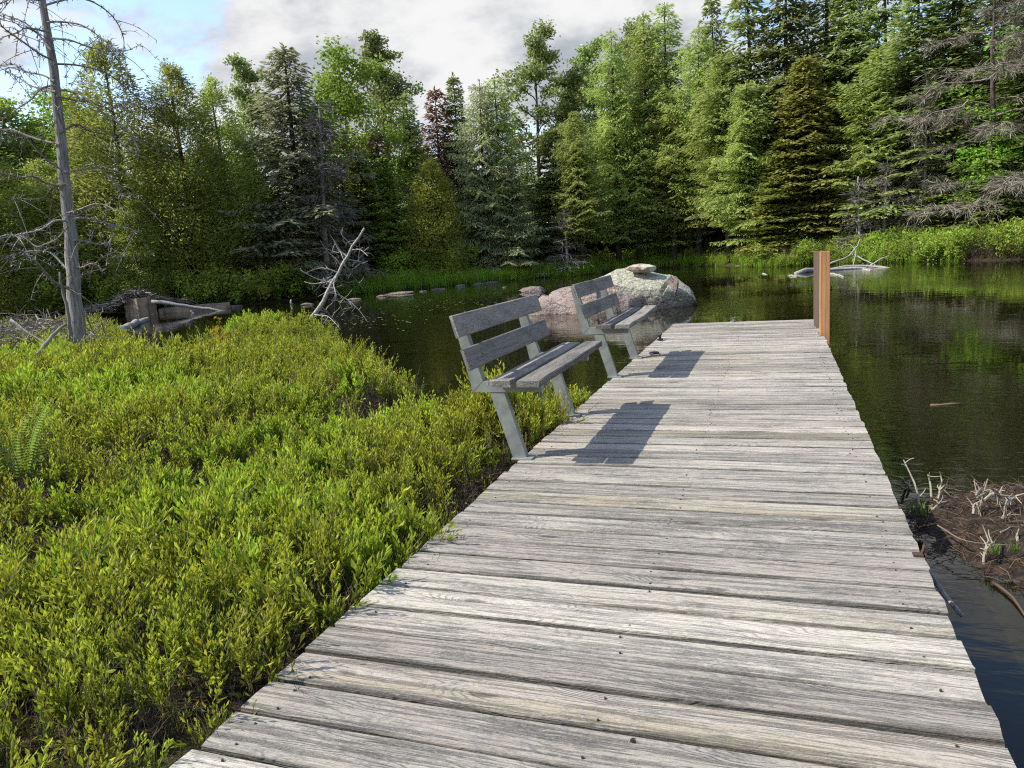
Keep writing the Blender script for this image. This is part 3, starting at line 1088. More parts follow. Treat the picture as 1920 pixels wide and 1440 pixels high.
def cedar_tree(seed, H, R, matn, clusters=430, per=30, base=.02, sparse=0.0):
    """white cedar: dense flame of flat, half upright sprays reaching the ground"""
    r = np.random.default_rng(seed)
    wood, crown = MB(), MB()
    TP = trunk_path(r, H, .01)
    wood.tube(TP, np.linspace(.0125 * H + .02, .012, len(TP)), 7)
    ph = r.uniform(0, 6.28, 4)
    for c in range(clusters):
        while True:
            t = r.uniform(base, 1)
            f = min(1.0, 1.35 * (1 - t) ** .72) * (.78 + .22 * min(1, t / .12))
            if r.random() < f + .10: break
        if sparse and t > .45 and r.random() < sparse: continue
        az = r.uniform(0, 6.283)
        lump = 1 + .16 * math.sin(3 * az + ph[0] + 5 * t) + .12 * math.sin(5 * az + ph[1] - 17 * t) + .1 * math.sin(31 * t + ph[2])
        rr = R * f * lump * r.uniform(.35, 1.05) ** .6
        h = np.array([math.cos(az), math.sin(az), 0])
        ctr = on_trunk(TP, t * H) + h * rr
        if c % 3 == 0:
            st = on_trunk(TP, max(.05, t * H - rr * .55))
            wood.tube(resample([st, (st + ctr) / 2 + np.array([0, 0, -.08 * rr]), ctr], 4), [.02, .016, .012, .006], 3, cap=False)
        n = int(1.7 * per * r.uniform(.6, 1.3))
        spread = R * .125 * (.5 + f * .6)
        B = ctr + np.clip(r.normal(0, 1, (n, 3)), -1.5, 1.5) * np.array([spread, spread, spread * 1.25])
        d = h * .55 + np.array([0, 0, r.uniform(-.1, .75)]) + r.normal(0, .38, (n, 3))
        S = np.cross(h, np.array([0, 0, 1.0])) * .5 + r.normal(0, .7, (n, 3))
        tone = r.normal(0, .15)
        crown.blades(B, d, S, r.uniform(.10, .22, n), r.uniform(.030, .065, n), np.clip(.48 + tone + r.normal(0, .2, n), 0, 1), .12)
    return wood.mesh('trunk', M[bark_of.get(matn, 'bark')], True), crown.mesh('crown', M[matn])


bark_of = {}


def broadleaf(seed, H, R, matn, bark, crown_base=.35, spread=.9, n_prim=15, leaf=(.13, .10), per=46, clump=.42, lift=.55, gaps=0.1):
    """birch, poplar, maple: limbs that fork twice, leaf clumps round every twig end"""
    r = np.random.default_rng(seed)
    wood, crown = MB(), MB()
    TP = trunk_path(r, H * .97, .02, 10, .02)
    wood.tube(TP, np.linspace(.0105 * H + .02, .012, len(TP)), 8)
    ends = []
    for i_ in range(n_prim):
        t = crown_base + (1 - crown_base) * ((i_ + r.uniform(0, 1)) / n_prim) * .97
        u = (t - crown_base) / (1 - crown_base)
        az = i_ * 2.4 + r.normal(0, .4)
        L = R * (.55 + .75 * math.sin(min(1, u * 1.05 + .18) * math.pi) ** .8) * r.uniform(.65, 1.12)
        h = np.array([math.cos(az), math.sin(az), 0])
        d = unit(h * spread + np.array([0, 0, lift + .5 * u]))
        st = on_trunk(TP, t * H * .95)
        P = wobble(np.array([st + d * L * q + np.array([0, 0, .18 * L * q * q]) for q in np.linspace(0, 1, 6)]), .05 * L, r)
        wood.tube(P, np.linspace(.012 * L + .018, .008, 6), 4, cap=False)
        ends.append((P[-1], d))
        for j in range(5):
            q = r.uniform(.25, .95)
            o = np.array([np.interp(q, np.linspace(0, 1, 6), P[:, c]) for c in range(3)])
            d2 = unit(d + r.normal(0, .75, 3) + np.array([0, 0, .1]))
            L2 = L * r.uniform(.25, .5)
            P2 = wobble(np.array([o + d2 * L2 * e for e in np.linspace(0, 1, 4)]), .05 * L2, r)
            wood.tube(P2, np.linspace(.014, .005, 4), 3, cap=False)
            ends.append((P2[-1], d2)); ends.append((P2[2], d2))
    ends.append((TP[-1], np.array([0, 0, 1.0])))
    for e, d in ends:
        if r.random() < gaps: continue
        n = int(per * r.uniform(.4, 1.35))
        sp = clump * r.uniform(.6, 1.25)
        B = e + np.clip(r.normal(0, 1, (n, 3)), -1.35, 1.35) * np.array([sp, sp, sp * .7]) * .66
        D = r.normal(0, 1, (n, 3)) + np.array([0, 0, -.5])
        S = r.normal(0, 1, (n, 3))
        tone = r.normal(0, .12)
        crown.blades(B, D, S, leaf[0] * r.uniform(.7, 1.3, n), leaf[1] * r.uniform(.7, 1.3, n), np.clip(.5 + tone + r.normal(0, .2, n), 0, 1), .15)
    return wood.mesh('trunk', M[bark], True), crown.mesh('crown', M[matn])


def dead_tree(seed, H, R, base=.08, branches=60, droop=.35, twigs=14, fine=0, top=.97, shape=None, twigmat='twig', trunkmat='deadwood'):
    """bare grey tree: crooked limbs, forked twigs"""
    r = np.random.default_rng(seed)
    wood, crown = MB(), MB()
    TP = trunk_path(r, H, .02, 12, .03)
    wood.tube(TP, np.linspace(.011 * H + .02, .015, len(TP)), 8)
    for i_ in range(branches):
        t = base + (top - base) * r.uniform(0, 1)
        u = (t - base) / (1 - base)
        az = r.uniform(0, 6.283)
        L = R * (shape(u) if shape else (1 - u) ** .7) * r.uniform(.35, 1.1) + .1
        h = np.array([math.cos(az), math.sin(az), 0]); side = np.array([-h[1], h[0], 0])
        s = np.linspace(0, 1, 7)
        P = on_trunk(TP, t * H) + h * (L * s)[:, None] + np.array([0, 0, 1.0]) * (L * (.15 * s - droop * 1.4 * s ** 2 + droop * .95 * s ** 3))[:, None]
        P = wobble(P, .035 * L, r)
        crown.tube(P, np.linspace(.010 * L + .010, .005, 7), 4, cap=False, tint=r.uniform(.4, 1))
        for j in range(twigs):
            q = r.uniform(.2, 1)
            o = np.array([np.interp(q, s, P[:, c]) for c in range(3)])
            d = unit(h * .5 + side * r.choice([-1, 1]) * r.uniform(.4, 1) + np.array([0, 0, r.normal(-.25, .35)]))
            L2 = L * r.uniform(.10, .34)
            P2 = wobble(np.array([o + d * L2 * e + np.array([0, 0, -.25 * L2 * e * e]) for e in np.linspace(0, 1, 4)]), .06 * L2, r)
            crown.tube(P2, [.008, .007, .006, .004], 3, cap=False, tint=r.uniform(.3, 1))
            if fine:
                n = fine
                qq = r.uniform(0, 1, n)
                B = np.stack([np.interp(qq, np.linspace(0, 1, 4), P2[:, c]) for c in range(3)], 1)
                D = d * .6 + r.normal(0, .55, (n, 3)) + np.array([0, 0, -.25])
                crown.blades(B, D, r.normal(0, 1, (n, 3)), r.uniform(.2, .5, n), r.uniform(.012, .024, n), r.uniform(.2, 1, n))
    return wood.mesh('trunk', M[trunkmat], True), crown.mesh('branch', M[twigmat])


sp_shape = lambda u: (1 - u) ** .72 * (.75 + .25 * min(1, u / .12))
sp_rise = lambda u: -.10 + .55 * u
la_shape = lambda u: (1 - u) ** .62 * (.55 + .45 * min(1, u / .25))
KIND = {}
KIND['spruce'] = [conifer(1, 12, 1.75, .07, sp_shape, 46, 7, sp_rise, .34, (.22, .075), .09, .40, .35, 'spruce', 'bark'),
                  conifer(2, 13, 1.65, .10, sp_shape, 44, 6, sp_rise, .40, (.22, .075), .09, .40, .45, 'spruce', 'bark', .4, hole=.10),
                  conifer(22, 12.5, 1.7, .14, sp_shape, 42, 6, lambda u: -.15 + .6 * u, .36, (.22, .075), .09, .40, .40, 'spruce', 'bark', .55, hole=.2)]
KIND['grey_spruce'] = [conifer(3, 12, 2.1, .08, lambda u: (1 - u) ** .7 * (.5 + .5 * min(1, u / .3)), 46, 7, sp_rise, .42, (.23, .075), .12, .38, .5, 'spruce_grey', 'bark', .45, .15, hole=.08)]
KIND['fir'] = [conifer(4, 8, 1.25, .03, sp_shape, 38, 7, lambda u: .05 + .45 * u, .18, (.18, .08), .09, .42, .12, 'fir', 'bark')]
KIND['olive'] = [conifer(5, 13, 2.1, .05, lambda u: (1 - u) ** .8, 50, 7, sp_rise, .30, (.23, .085), .12, .38, .35, 'olive', 'bark', .3)]
KIND['rust'] = [conifer(6, 10, 1.4, .08, sp_shape, 42, 6, sp_rise, .3, (.22, .07), .12, .38, .4, 'rust', 'bark', .4, hole=.1)]
KIND['larch'] = [conifer(7, 12, 1.9, .17, la_shape, 52, 6, lambda u: .05 + .45 * u, .30, (.19, .045), .085, .42, .55, 'larch', 'bark', .45, .04, hole=.06, roll=2.0),
                 conifer(8, 13, 1.7, .20, la_shape, 50, 6, lambda u: .10 + .40 * u, .24, (.19, .045), .085, .42, .50, 'larch', 'bark', .5, .04, hole=.10, roll=2.0),
                 conifer(28, 12.5, 1.8, .14, la_shape, 50, 6, lambda u: .02 + .40 * u, .34, (.19, .045), .085, .42, .65, 'larch', 'bark', .6, .04, hole=.14, roll=2.0)]
KIND['grey_larch'] = [conifer(9, 11, 2.0, .05, lambda u: (1 - u) ** .6 * (.7 + .3 * min(1, u / .25)), 50, 6, lambda u: .0 + .45 * u, .42, (.19, .042), .085, .42, .75, 'larch_grey', 'bark', .4, .10, hole=.06, roll=2.0)]
KIND['cedar'] = [cedar_tree(10, 12, 2.0, 'cedar', 800, 34), cedar_tree(11, 12, 1.9, 'cedar', 760, 34, .04, .30)]
KIND['gold_cedar'] = [cedar_tree(12, 8, 1.75, 'cedar_gold', 600, 30)]
KIND['birch'] = [broadleaf(13, 11, 2.4, 'leaf', 'bark_pale', .25, 1.0, 19, (.15, .115), 70, .55, .5, .06)]
KIND['poplar'] = [broadleaf(14, 14, 1.9, 'poplar', 'bark', .32, .75, 20, (.15, .125), 62, .45, .75, .12),
                  broadleaf(15, 14, 1.7, 'poplar', 'bark', .42, .8, 17, (.15, .125), 56, .42, .6, .2)]
KIND['dead'] = [dead_tree(16, 8, 1.4, .08, 95, .3, 11, 3), dead_tree(17, 4.5, .9, .10, 60, .25, 8, 2)]
KIND['grey_twiggy'] = [dead_tree(18, 12, 4.2, .14, 38, .34, 18, 20, .97, lambda u: (1 - u) ** .6, 'twig_grey', 'bark')]
BASE_H = {'spruce': (12, 13, 12.5), 'grey_spruce': (12,), 'fir': (8,), 'olive': (13,), 'rust': (10,), 'larch': (12, 13, 12.5), 'grey_larch': (11,), 'cedar': (12, 12),
          'gold_cedar': (8,), 'birch': (11,), 'poplar': (14, 14), 'dead': (8, 4.5), 'grey_twiggy': (12,)}
BASE_R = {'spruce': (1.75, 1.65, 1.7), 'grey_spruce': (2.1,), 'fir': (1.25,), 'olive': (2.1,), 'rust': (1.4,), 'larch': (1.9, 1.7, 1.8), 'grey_larch': (2.0,), 'cedar': (2.0, 1.9),
          'gold_cedar': (1.75,), 'birch': (2.3,), 'poplar': (2.3, 2.1), 'dead': (1.3, .9), 'grey_twiggy': (4.2,)}
TREE_NAME = {'spruce': 'spruce_tree', 'grey_spruce': 'spruce_tree', 'fir': 'fir_tree', 'olive': 'spruce_tree', 'rust': 'dying_conifer', 'larch': 'tamarack_tree',
             'grey_larch': 'tamarack_tree', 'cedar': 'cedar_tree', 'gold_cedar': 'cedar_tree', 'birch': 'birch_tree', 'poplar': 'poplar_tree', 'dead': 'dead_tree', 'grey_twiggy': 'dead_tree'}


def far_shore(az):
    """distance at which the far bank begins along azimuth az (radians from +Y to +X)"""
    d = np.arange(8, 60, .25)
    sd = lake_sd(d * math.sin(az), d * math.cos(az))
    ins = np.where(sd < 0)[0]
    return d[ins[-1]] if len(ins) else 33.0


def tree(kind, px, py, off, wpx, label, group=None, var=0, d=None):
    """a tree whose top shows at (px, py), standing off metres behind the shoreline, wpx wide in the photograph"""
    r_ = ray(px, py)
    hz = math.hypot(r_[0], r_[1])
    az = math.atan2(r_[0], r_[1])
    dist = (far_shore(az) if d is None else d) + off
    x, y_ = dist * math.sin(az), dist * math.cos(az)
    zg = float(ground_z(x, y_)) - .08
    H = EYE[2] + dist * r_[2] / hz - zg
    var = var % len(KIND[kind])
    tm, cm = KIND[kind][var]
    k = H / BASE_H[kind][var]
    kw = ((1.08 if kind in ('cedar', 'gold_cedar', 'birch') else 1.28) * wpx / FPX * math.hypot(dist, 2) / 2) / BASE_R[kind][var]
    kw = min(max(kw, .45 * k), 1.9 * k)
    root = tag(empty(TREE_NAME[kind], (x, y_, zg), rng.uniform(0, 6.28)), label, 'tree', group)
    root.scale = (kw, kw * rng.uniform(.88, 1.12), k)
    root.rotation_euler = (rng.normal(0, .018), rng.normal(0, .018), root.rotation_euler.z)
    link('trunk', tm, root)
    link('branches' if cm.name.startswith('branch') else 'crown', cm, root)
    return root


TREES = [
    # kind, top px, top py, metres behind the shore, width px, variant, label
    ('cedar', 70, 300, 2.2, 150, 0, 'dark olive cedar at the left edge behind the bare grey trunk'),
    ('birch', 40, 205, 7, 190, 0, 'bright green leafy birch at the far left behind the bare trunk'),
    ('birch', 150, 190, 9, 150, 0, 'light green birch showing between the bare trunk and the tall cedar'),
    ('cedar', 188, 66, 3, 170, 1, 'tall thin topped cedar just right of the bare grey trunk'),
    ('cedar', 243, 372, .8, 90, 0, 'small yellow green cedar low in front of the tall left cedars'),
    ('cedar', 316, 116, 3.0, 190, 0, 'broad dense cedar rising above the old concrete wall'),
    ('cedar', 403, 142, 3.8, 140, 1, 'sparse topped cedar between the broad cedar and the grey spruce'),
    ('poplar', 452, 112, 8, 110, 0, 'bright poplar crown peeping out left of the grey spruce'),
    ('grey_spruce', 520, 86, 2.0, 200, 0, 'tall grey green spruce with ragged drooping limbs above the leaning dead tree'),
    ('dead', 580, 205, .4, 120, 0, 'thin dead grey spruce beside the tall grey green spruce'),
    ('birch', 632, 122, 5.5, 200, 0, 'rounded vivid green birch crown left of the tall poplar'),
    ('poplar', 706, 64, 9, 130, 0, 'tall poplar standing above the green birch, left of the sky gap'),
    ('spruce', 768, 172, 7, 80, 1, 'slim dark spruce spire right behind the tall poplar'),
    ('rust', 655, 240, 4.2, 85, 0, 'rust red dying conifer below the vivid green birch'),
    ('rust', 708, 250, 4.2, 90, 0, 'dark red dying conifer behind the narrow yellow green fir'),
    ('fir', 668, 276, 3.0, 80, 0, 'narrow yellow green fir with a pointed tip on the grassy bank'),
    ('fir', 722, 290, 3.3, 80, 0, 'blue green young fir between the narrow fir and the golden cedar'),
    ('gold_cedar', 796, 302, 2.8, 115, 0, 'golden green cedar, broad cone behind the bright bank grass'),
    ('rust', 808, 166, 5, 95, 0, 'brown tinged spruce spire behind the golden cedar'),
    ('spruce', 846, 140, 5, 85, 0, 'dark narrow spruce tip in the middle of the sky gap'),
    ('grey_larch', 888, 152, 3.0, 150, 0, 'grey green tamarack with hanging boughs, left one of the middle pair'),
    ('grey_larch', 946, 300, 1.8, 140, 0, 'low grey green tamarack with bare skirts at the bank grass'),
    ('larch', 926, 146, 3.0, 110, 1, 'pale thin topped tamarack behind the hanging grey green one'),
    ('poplar', 990, 56, 6, 120, 1, 'tall open poplar standing alone against the sky in the middle'),
    ('poplar', 1062, 130, 7, 110, 0, 'darker poplar right of the tall open one'),
    ('spruce', 1030, 240, 3, 110, 0, 'dark spruce mass below the tall open poplar'),
    ('dead', 1058, 392, .6, 70, 1, 'little grey dead spruce on the bank left of the boulder top'),
    ('larch', 1078, 208, 1.2, 110, 0, 'light green tamarack at the left end of the tamarack stand'),
    ('poplar', 1118, 76, 7, 120, 0, 'leafy poplar crown behind the left of the tamarack stand'),
    ('larch', 1142, 52, 1.6, 120, 2, 'tall feathery tamarack above the left side of the boulder'),
    ('larch', 1200, 22, 2.4, 120, 0, 'very tall feathery tamarack above the flat stone of the boulder'),
    ('poplar', 1186, 48, 8, 100, 1, 'poplar top showing between the two tallest tamaracks'),
    ('larch', 1246, 0, 2.8, 130, 1, 'tallest wispy tamarack, its tip touching the top of the picture'),
    ('larch', 1300, 48, 1.4, 120, 0, 'broad light green tamarack right of the tallest wispy one'),
    ('larch', 1255, 170, 1.0, 150, 2, 'front tamarack with spreading boughs behind the right of the boulder'),
    ('larch', 1190, 240, .7, 120, 0, 'front tamarack with a pale stem behind the boulder'),
    ('spruce', 1342, -12, 5, 110, 1, 'thin crowned spruce at the left of the tall dark spruce wall'),
    ('larch', 1362, 95, .8, 130, 0, 'deep green tamarack before the dark spruce wall'),
    ('spruce', 1410, -70, 4, 150, 2, 'tall spruce right of the deep green tamarack'),
    ('larch', 1400, 150, 1.4, 120, 2, 'bluish green tamarack left of the brown olive spruce'),
    ('spruce', 1470, -90, 4.5, 150, 1, 'tall spruce straight behind the brown olive spruce'),
    ('olive', 1512, 108, 3.0, 170, 0, 'brown olive spruce above the orange cedar posts'),
    ('fir', 1462, 260, 2.2, 110, 0, 'dark young fir left of the brown olive spruce foot'),
    ('spruce', 1545, -110, 5, 160, 2, 'tall dark spruce behind and right of the brown olive spruce'),
    ('spruce', 1606, -60, 5, 150, 1, 'dark spruce left behind the light green pointed tamarack'),
    ('larch', 1640, 92, 3.6, 165, 0, 'light green pointed tamarack standing right of the orange posts'),
    ('spruce', 1668, -90, 5.5, 150, 2, 'tall dark spruce right behind the light green pointed tamarack'),
    ('spruce', 1722, -40, 4, 160, 1, 'dark drooping spruce left of the big grey dead tree'),
    ('fir', 1585, 300, 2.8, 130, 0, 'bushy fir with drooping boughs over the driftwood'),
    ('dead', 1614, 330, 1.2, 70, 1, 'pale dead spruce pole standing above the driftwood'),
    ('dead', 1662, 298, 2.0, 70, 0, 'grey dead spruce with yellow moss right of the pale pole'),
    ('fir', 1800, 190, 4.5, 160, 0, 'yellow green fir seen through the branches of the big dead tree'),
    ('fir', 1748, 330, 3.2, 130, 0, 'low yellow green fir left of the big dead tree foot'),
    ('grey_twiggy', 1878, -60, 3.0, 330, 0, 'big grey dead tree with a haze of fine twigs at the right edge'),
    ('dead', 1738, 150, 3.0, 60, 0, 'pale broken snag left of the big grey dead tree'),
    ('birch', 1905, 250, 3.5, 170, 0, 'dark leafy tree behind the right side shrubs'),
    ('birch', 1985, 60, 5, 220, 0, 'leafy tree just past the right border of the view'),
    ('spruce', 1800, -60, 6, 170, 0, 'tall spruce hidden behind the big grey dead tree'),
    ('spruce', 1880, -110, 8, 180, 1, 'tallest spruce at the far right behind the grey twigs'),
    ('spruce', 1950, -60, 5, 170, 0, 'dark spruce at the right border of the view'),
    ('cedar', 0, 380, .5, 160, 1, 'dark cedar at the very left border, behind the brush heap'),
    ('cedar', -70, 240, 2, 170, 0, 'cedar just past the left border of the view'),
    ('spruce', -40, 160, 6, 150, 0, 'spruce past the left border of the view'),
]
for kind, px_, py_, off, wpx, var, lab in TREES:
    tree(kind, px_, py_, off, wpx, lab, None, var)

# the wood behind: individual trees, one dark wall seen between the front ones
for k in range(100):
    px_ = -180 + k * 23 + rng.uniform(-14, 14)
    hor = 537 - px_ * .07
    lim = 270 if px_ < 480 else 270 if px_ < 760 else 270 if px_ < 1060 else 190 if px_ < 1330 else 90
    py_ = lim + rng.uniform(0, 90) + (0 if k % 2 else 60)
    kind = ['spruce', 'cedar', 'poplar', 'spruce', 'fir', 'birch'][k % 6]
    tree(kind, px_, py_, rng.uniform(5, 9) + (k % 3) * 4.5, rng.uniform(120, 170), {'spruce': 'spruce', 'cedar': 'cedar', 'poplar': 'leafy poplar', 'fir': 'fir', 'birch': 'leafy birch'}[kind] + ' deep in the wood behind the front row of trees', kind + ' trees deep in the wood', k)

# ------------------------------------------------------------------ scattered plants (uncountable): geometry-node instancing
def source(name, meshes):
    c = bpy.data.collections.new(name)
    for i_, me in enumerate(meshes):
        c.objects.link(bpy.data.objects.new('%s_%02d' % (name, i_), me))
    return c


def scatter(name, coll, P, rot, scl, idx, label=None):
    me = bpy.data.meshes.new(name)
    n = len(P)
    me.vertices.add(n)
    me.vertices.foreach_set('co', np.asarray(P, np.float32).ravel())
    a = me.attributes.new('rot', 'FLOAT_VECTOR', 'POINT'); a.data.foreach_set('vector', np.asarray(rot, np.float32).ravel())
    a = me.attributes.new('scl', 'FLOAT_VECTOR', 'POINT'); a.data.foreach_set('vector', np.asarray(scl, np.float32).ravel())
    a = me.attributes.new('idx', 'INT', 'POINT'); a.data.foreach_set('value', np.asarray(idx, np.int32))
    o = link(name, me)
    ng = bpy.data.node_groups.new(name, 'GeometryNodeTree')
    ng.interface.new_socket('Geometry', in_out='INPUT', socket_type='NodeSocketGeometry')
    ng.interface.new_socket('Geometry', in_out='OUTPUT', socket_type='NodeSocketGeometry')
    t = NT(ng)
    gi = t.node('NodeGroupInput'); go = t.node('NodeGroupOutput')
    ci = t.node('GeometryNodeCollectionInfo')
    ci.inputs['Collection'].default_value = coll
    ci.inputs['Separate Children'].default_value = True
    ci.inputs['Reset Children'].default_value = True
    ip = t.node('GeometryNodeInstanceOnPoints')
    ip.inputs['Pick Instance'].default_value = True
    def named(nm, ty):
        nd = t.node('GeometryNodeInputNamedAttribute', data_type=ty)
        nd.inputs['Name'].default_value = nm
        return nd.outputs[0]
    t.l.new(gi.outputs[0], ip.inputs['Points'])
    t.l.new(ci.outputs[0], ip.inputs['Instance'])
    t.l.new(named('idx', 'INT'), ip.inputs['Instance Index'])
    t.l.new(named('rot', 'FLOAT_VECTOR'), ip.inputs['Rotation'])
    t.l.new(named('scl', 'FLOAT_VECTOR'), ip.inputs['Scale'])
    t.l.new(ip.outputs[0], go.inputs[0])
    md = o.modifiers.new('scatter', 'NODES')
    md.node_group = ng
    tag(o, label, None, None, 'stuff')
    return o


def sprig(seed, leafy=1.0, H=.42, big=1.0, mat='shrub'):
    """one leatherleaf stem: upright shoots with small stiff leaves pointing up"""
    r = np.random.default_rng(seed)
    st, lf = MB(), MB()
    b = MB()
    for k in range(int(r.integers(3, 6))):
        a = r.uniform(0, 6.28)
        lean = r.uniform(.05, .38)
        L = H * r.uniform(.6, 1.1)
        d = np.array([math.cos(a) * lean, math.sin(a) * lean, 1.0])
        P = np.array([d * L * q + np.array([math.cos(a), math.sin(a), 0]) * .05 * L * math.sin(q * 3) for q in np.linspace(0, 1, 5)])
        P[:, :2] += r.normal(0, .02, 2)
        st.tube(P, np.linspace(.0028, .0012, 5), 3, tint=r.uniform(.1, .8), cap=False)
        for j in range(int(r.integers(1, 3))):
            q = r.uniform(.35, .75)
            o_ = np.array([np.interp(q, np.linspace(0, 1, 5), P[:, c]) for c in range(3)])
            d2 = unit(unit(d) + r.normal(0, .38, 3))
            P2 = np.array([o_ + d2 * L * .42 * e for e in np.linspace(0, 1, 4)])
            st.tube(P2, [.0018, .0015, .0012, .001], 3, tint=r.uniform(.1, .8), cap=False)
            n = int(9 * leafy)
            if n:
                q2 = np.linspace(.25, 1.0, n)
                B = np.stack([np.interp(q2, np.linspace(0, 1, 4), P2[:, c]) for c in range(3)], 1)
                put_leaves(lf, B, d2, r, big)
        n = int(14 * leafy)
        if n:
            q = np.linspace(.38, 1.0, n)
            B = np.stack([np.interp(q, np.linspace(0, 1, 5), P[:, c]) for c in range(3)], 1)
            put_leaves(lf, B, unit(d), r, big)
    parts = []
    V = np.vstack(st.V + lf.V); ns = st.n
    me = mesh_np('sprig', V, np.vstack(st.Q), (np.vstack(lf.T) + ns) if lf.T else None, M['twig_brown'], np.concatenate(st.tint + lf.tint))
    me.materials.append(M[mat])
    nq = len(np.vstack(st.Q))
    mi = np.zeros(len(me.polygons), np.int32); mi[nq:] = 1
    me.polygons.foreach_set('material_index', mi)
    return me


def put_leaves(lf, B, d, r, big=1.0):
    n = len(B)
    a = np.arange(n) * 2.4 + r.uniform(0, 6.28)
    e1 = unit(np.cross(d, [0.3, .2, .1])); e2 = np.cross(d, e1)
    out = np.cos(a)[:, None] * e1 + np.sin(a)[:, None] * e2
    D = d * r.uniform(1.0, 1.7, n)[:, None] + out * r.uniform(.3, .8, n)[:, None]
    S = np.cross(D, out) + r.normal(0, .15, (n, 3))
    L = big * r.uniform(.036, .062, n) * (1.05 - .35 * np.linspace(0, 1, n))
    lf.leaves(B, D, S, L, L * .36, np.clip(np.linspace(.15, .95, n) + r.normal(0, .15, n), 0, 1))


def bare_sprig(seed, H=.36):
    r = np.random.default_rng(seed)
    b = MB()
    for k in range(int(r.integers(4, 8))):
        a = r.uniform(0, 6.28); lean = r.uniform(.1, .9)
        L = H * r.uniform(.5, 1.15)
        d = np.array([math.cos(a) * lean, math.sin(a) * lean, 1.0])
        P = wobble(np.array([d * L * q for q in np.linspace(0, 1, 6)]), .012, r)
        b.tube(P, np.linspace(.0026, .0010, 6), 3, tint=r.uniform(.1, 1), cap=False)
        for j in range(4):
            q = r.uniform(.3, .95)
            o_ = np.array([np.interp(q, np.linspace(0, 1, 6), P[:, c]) for c in range(3)])
            d2 = unit(unit(d) + r.normal(0, .6, 3))
            P2 = wobble(np.array([o_ + d2 * L * .4 * e for e in np.linspace(0, 1, 4)]), .008, r)
            b.tube(P2, [.0016, .0013, .001, .0008], 3, tint=r.uniform(.1, 1), cap=False)
    return b.mesh('bare_sprig', M['twig_brown'])


def grass_tuft(seed, n, H, W, spread, mat, name='tuft'):
    r = np.random.default_rng(seed)
    b = MB()
    for k in range(n):
        a = r.uniform(0, 6.28); L = H * r.uniform(.5, 1.1); lean = r.uniform(.05, .55)
        o_ = np.array([r.normal(0, spread), r.normal(0, spread), 0])
        h = np.array([math.cos(a), math.sin(a), 0]); sd_ = np.array([-h[1], h[0], 0])
        pts = [o_ + h * L * lean * q ** 1.8 + np.array([0, 0, L * (q - .25 * lean * q ** 3)]) for q in (0, .35, .7, 1)]
        wd = W * r.uniform(.6, 1.2)
        V = [pts[0] - sd_ * wd * .4, pts[0] + sd_ * wd * .4, pts[1] - sd_ * wd * .5, pts[1] + sd_ * wd * .5, pts[2] - sd_ * wd * .35, pts[2] + sd_ * wd * .35, pts[3]]
        b.add(V, [(0, 1, 3, 2), (2, 3, 5, 4)], [(4, 5, 6)], np.clip(np.array([.1, .1, .4, .4, .7, .7, .9]) + r.normal(0, .2), 0, 1))
    return b.mesh(name, mat)


def bush_mesh(seed, R, H, n, leaf, mat):
    r = np.random.default_rng(seed)
    b = MB()
    cl = [(np.array([r.normal(0, R * .42), r.normal(0, R * .42), H * r.uniform(.25, .9)]), r.uniform(.5, 1)) for _ in range(16)]
    for c, k in cl:
        m = int(n / 16)
        B = c + r.normal(0, 1, (m, 3)) * np.array([R * .2, R * .2, H * .14]) * k
        D = r.normal(0, .7, (m, 3)) + np.array([0, 0, .4])
        b.blades(B, D, r.normal(0, 1, (m, 3)), leaf * r.uniform(.6, 1.3, m), leaf * .55 * r.uniform(.7, 1.2, m), np.clip(.5 + r.normal(0, .12) + r.normal(0, .2, m), 0, 1), .2)
    for c, k in cl:
        b.tube(resample([np.array([r.normal(0, .05), r.normal(0, .05), 0]), c * .6 + np.array([0, 0, .1]), c], 4), [.012, .010, .008, .005], 3, tint=0.0, cap=False)
    return b.mesh('bush', mat)


# ---- the bog in front: leatherleaf, bare twigs, sedge
def in_view_points(n, rmin, rmax, az0, az1, r):
    az = r.uniform(az0, az1, n)
    d = np.sqrt(r.uniform(rmin ** 2, rmax ** 2, n))
    return d * np.sin(az), d * np.cos(az), d


rg = np.random.default_rng(99)
AZ0, AZ1 = math.radians(-72), math.radians(8)
PX, PY, PD, PW = [], [], [], []
for r0, r1, dens in ((1.3, 4.0, 150), (4.0, 7.0, 98), (7.0, 11.0, 70), (11.0, 17.0, 46), (17.0, 23.0, 22)):
    area = (r1 ** 2 - r0 ** 2) / 2 * (AZ1 - AZ0)
    x, y_, d = in_view_points(int(area * dens), r0, r1, AZ0, AZ1, rg)
    PX.append(x); PY.append(y_); PD.append(d)
PX, PY, PD = map(np.concatenate, (PX, PY, PD))
sdv = lake_sd(PX, PY)
edge = DL - .02
ok = (sdv > -.06) & ((PX < edge) | (PY > DEND + .4))
# a dark hollow at the water's edge
hol = on_z(742, 775, -.15)
ok &= np.hypot(PX - hol[0], (PY - hol[1])) > .30
PX, PY, PD, sdv = PX[ok], PY[ok], PD[ok], sdv[ok]
nz_ = vnoise(PX * 1.5, PY * 1.5, 41) + .6 * vnoise(PX * 4.1, PY * 4.1, 42)
near_edge = np.exp(-np.maximum(edge - PX, 0) / .22) * (PY < 7)
wet = np.exp(-np.maximum(sdv, 0) / .35)
bareness = nz_ * .5 + near_edge * .55 + wet * .5 + rg.normal(0, .35, len(PX))
is_bare = (bareness > .72) & ((PD > 3.2) | (rg.random(len(PX)) < .45))
gone = (nz_ + .5 * vnoise(PX * 7, PY * 7, 44) < -.72) & (rg.random(len(PX)) < .8) & (PD > 3.4)
ht = 1.0 + .22 * vnoise(PX * .9, PY * .9, 43) + .16 * vnoise(PX * 4, PY * 4, 45)
ht *= np.where((PX > edge - .35) & ((PY < 1.5) | (PY > 2.7)), .82, 1.06) * np.clip(.62 + PD * .035, .7, 1.0)
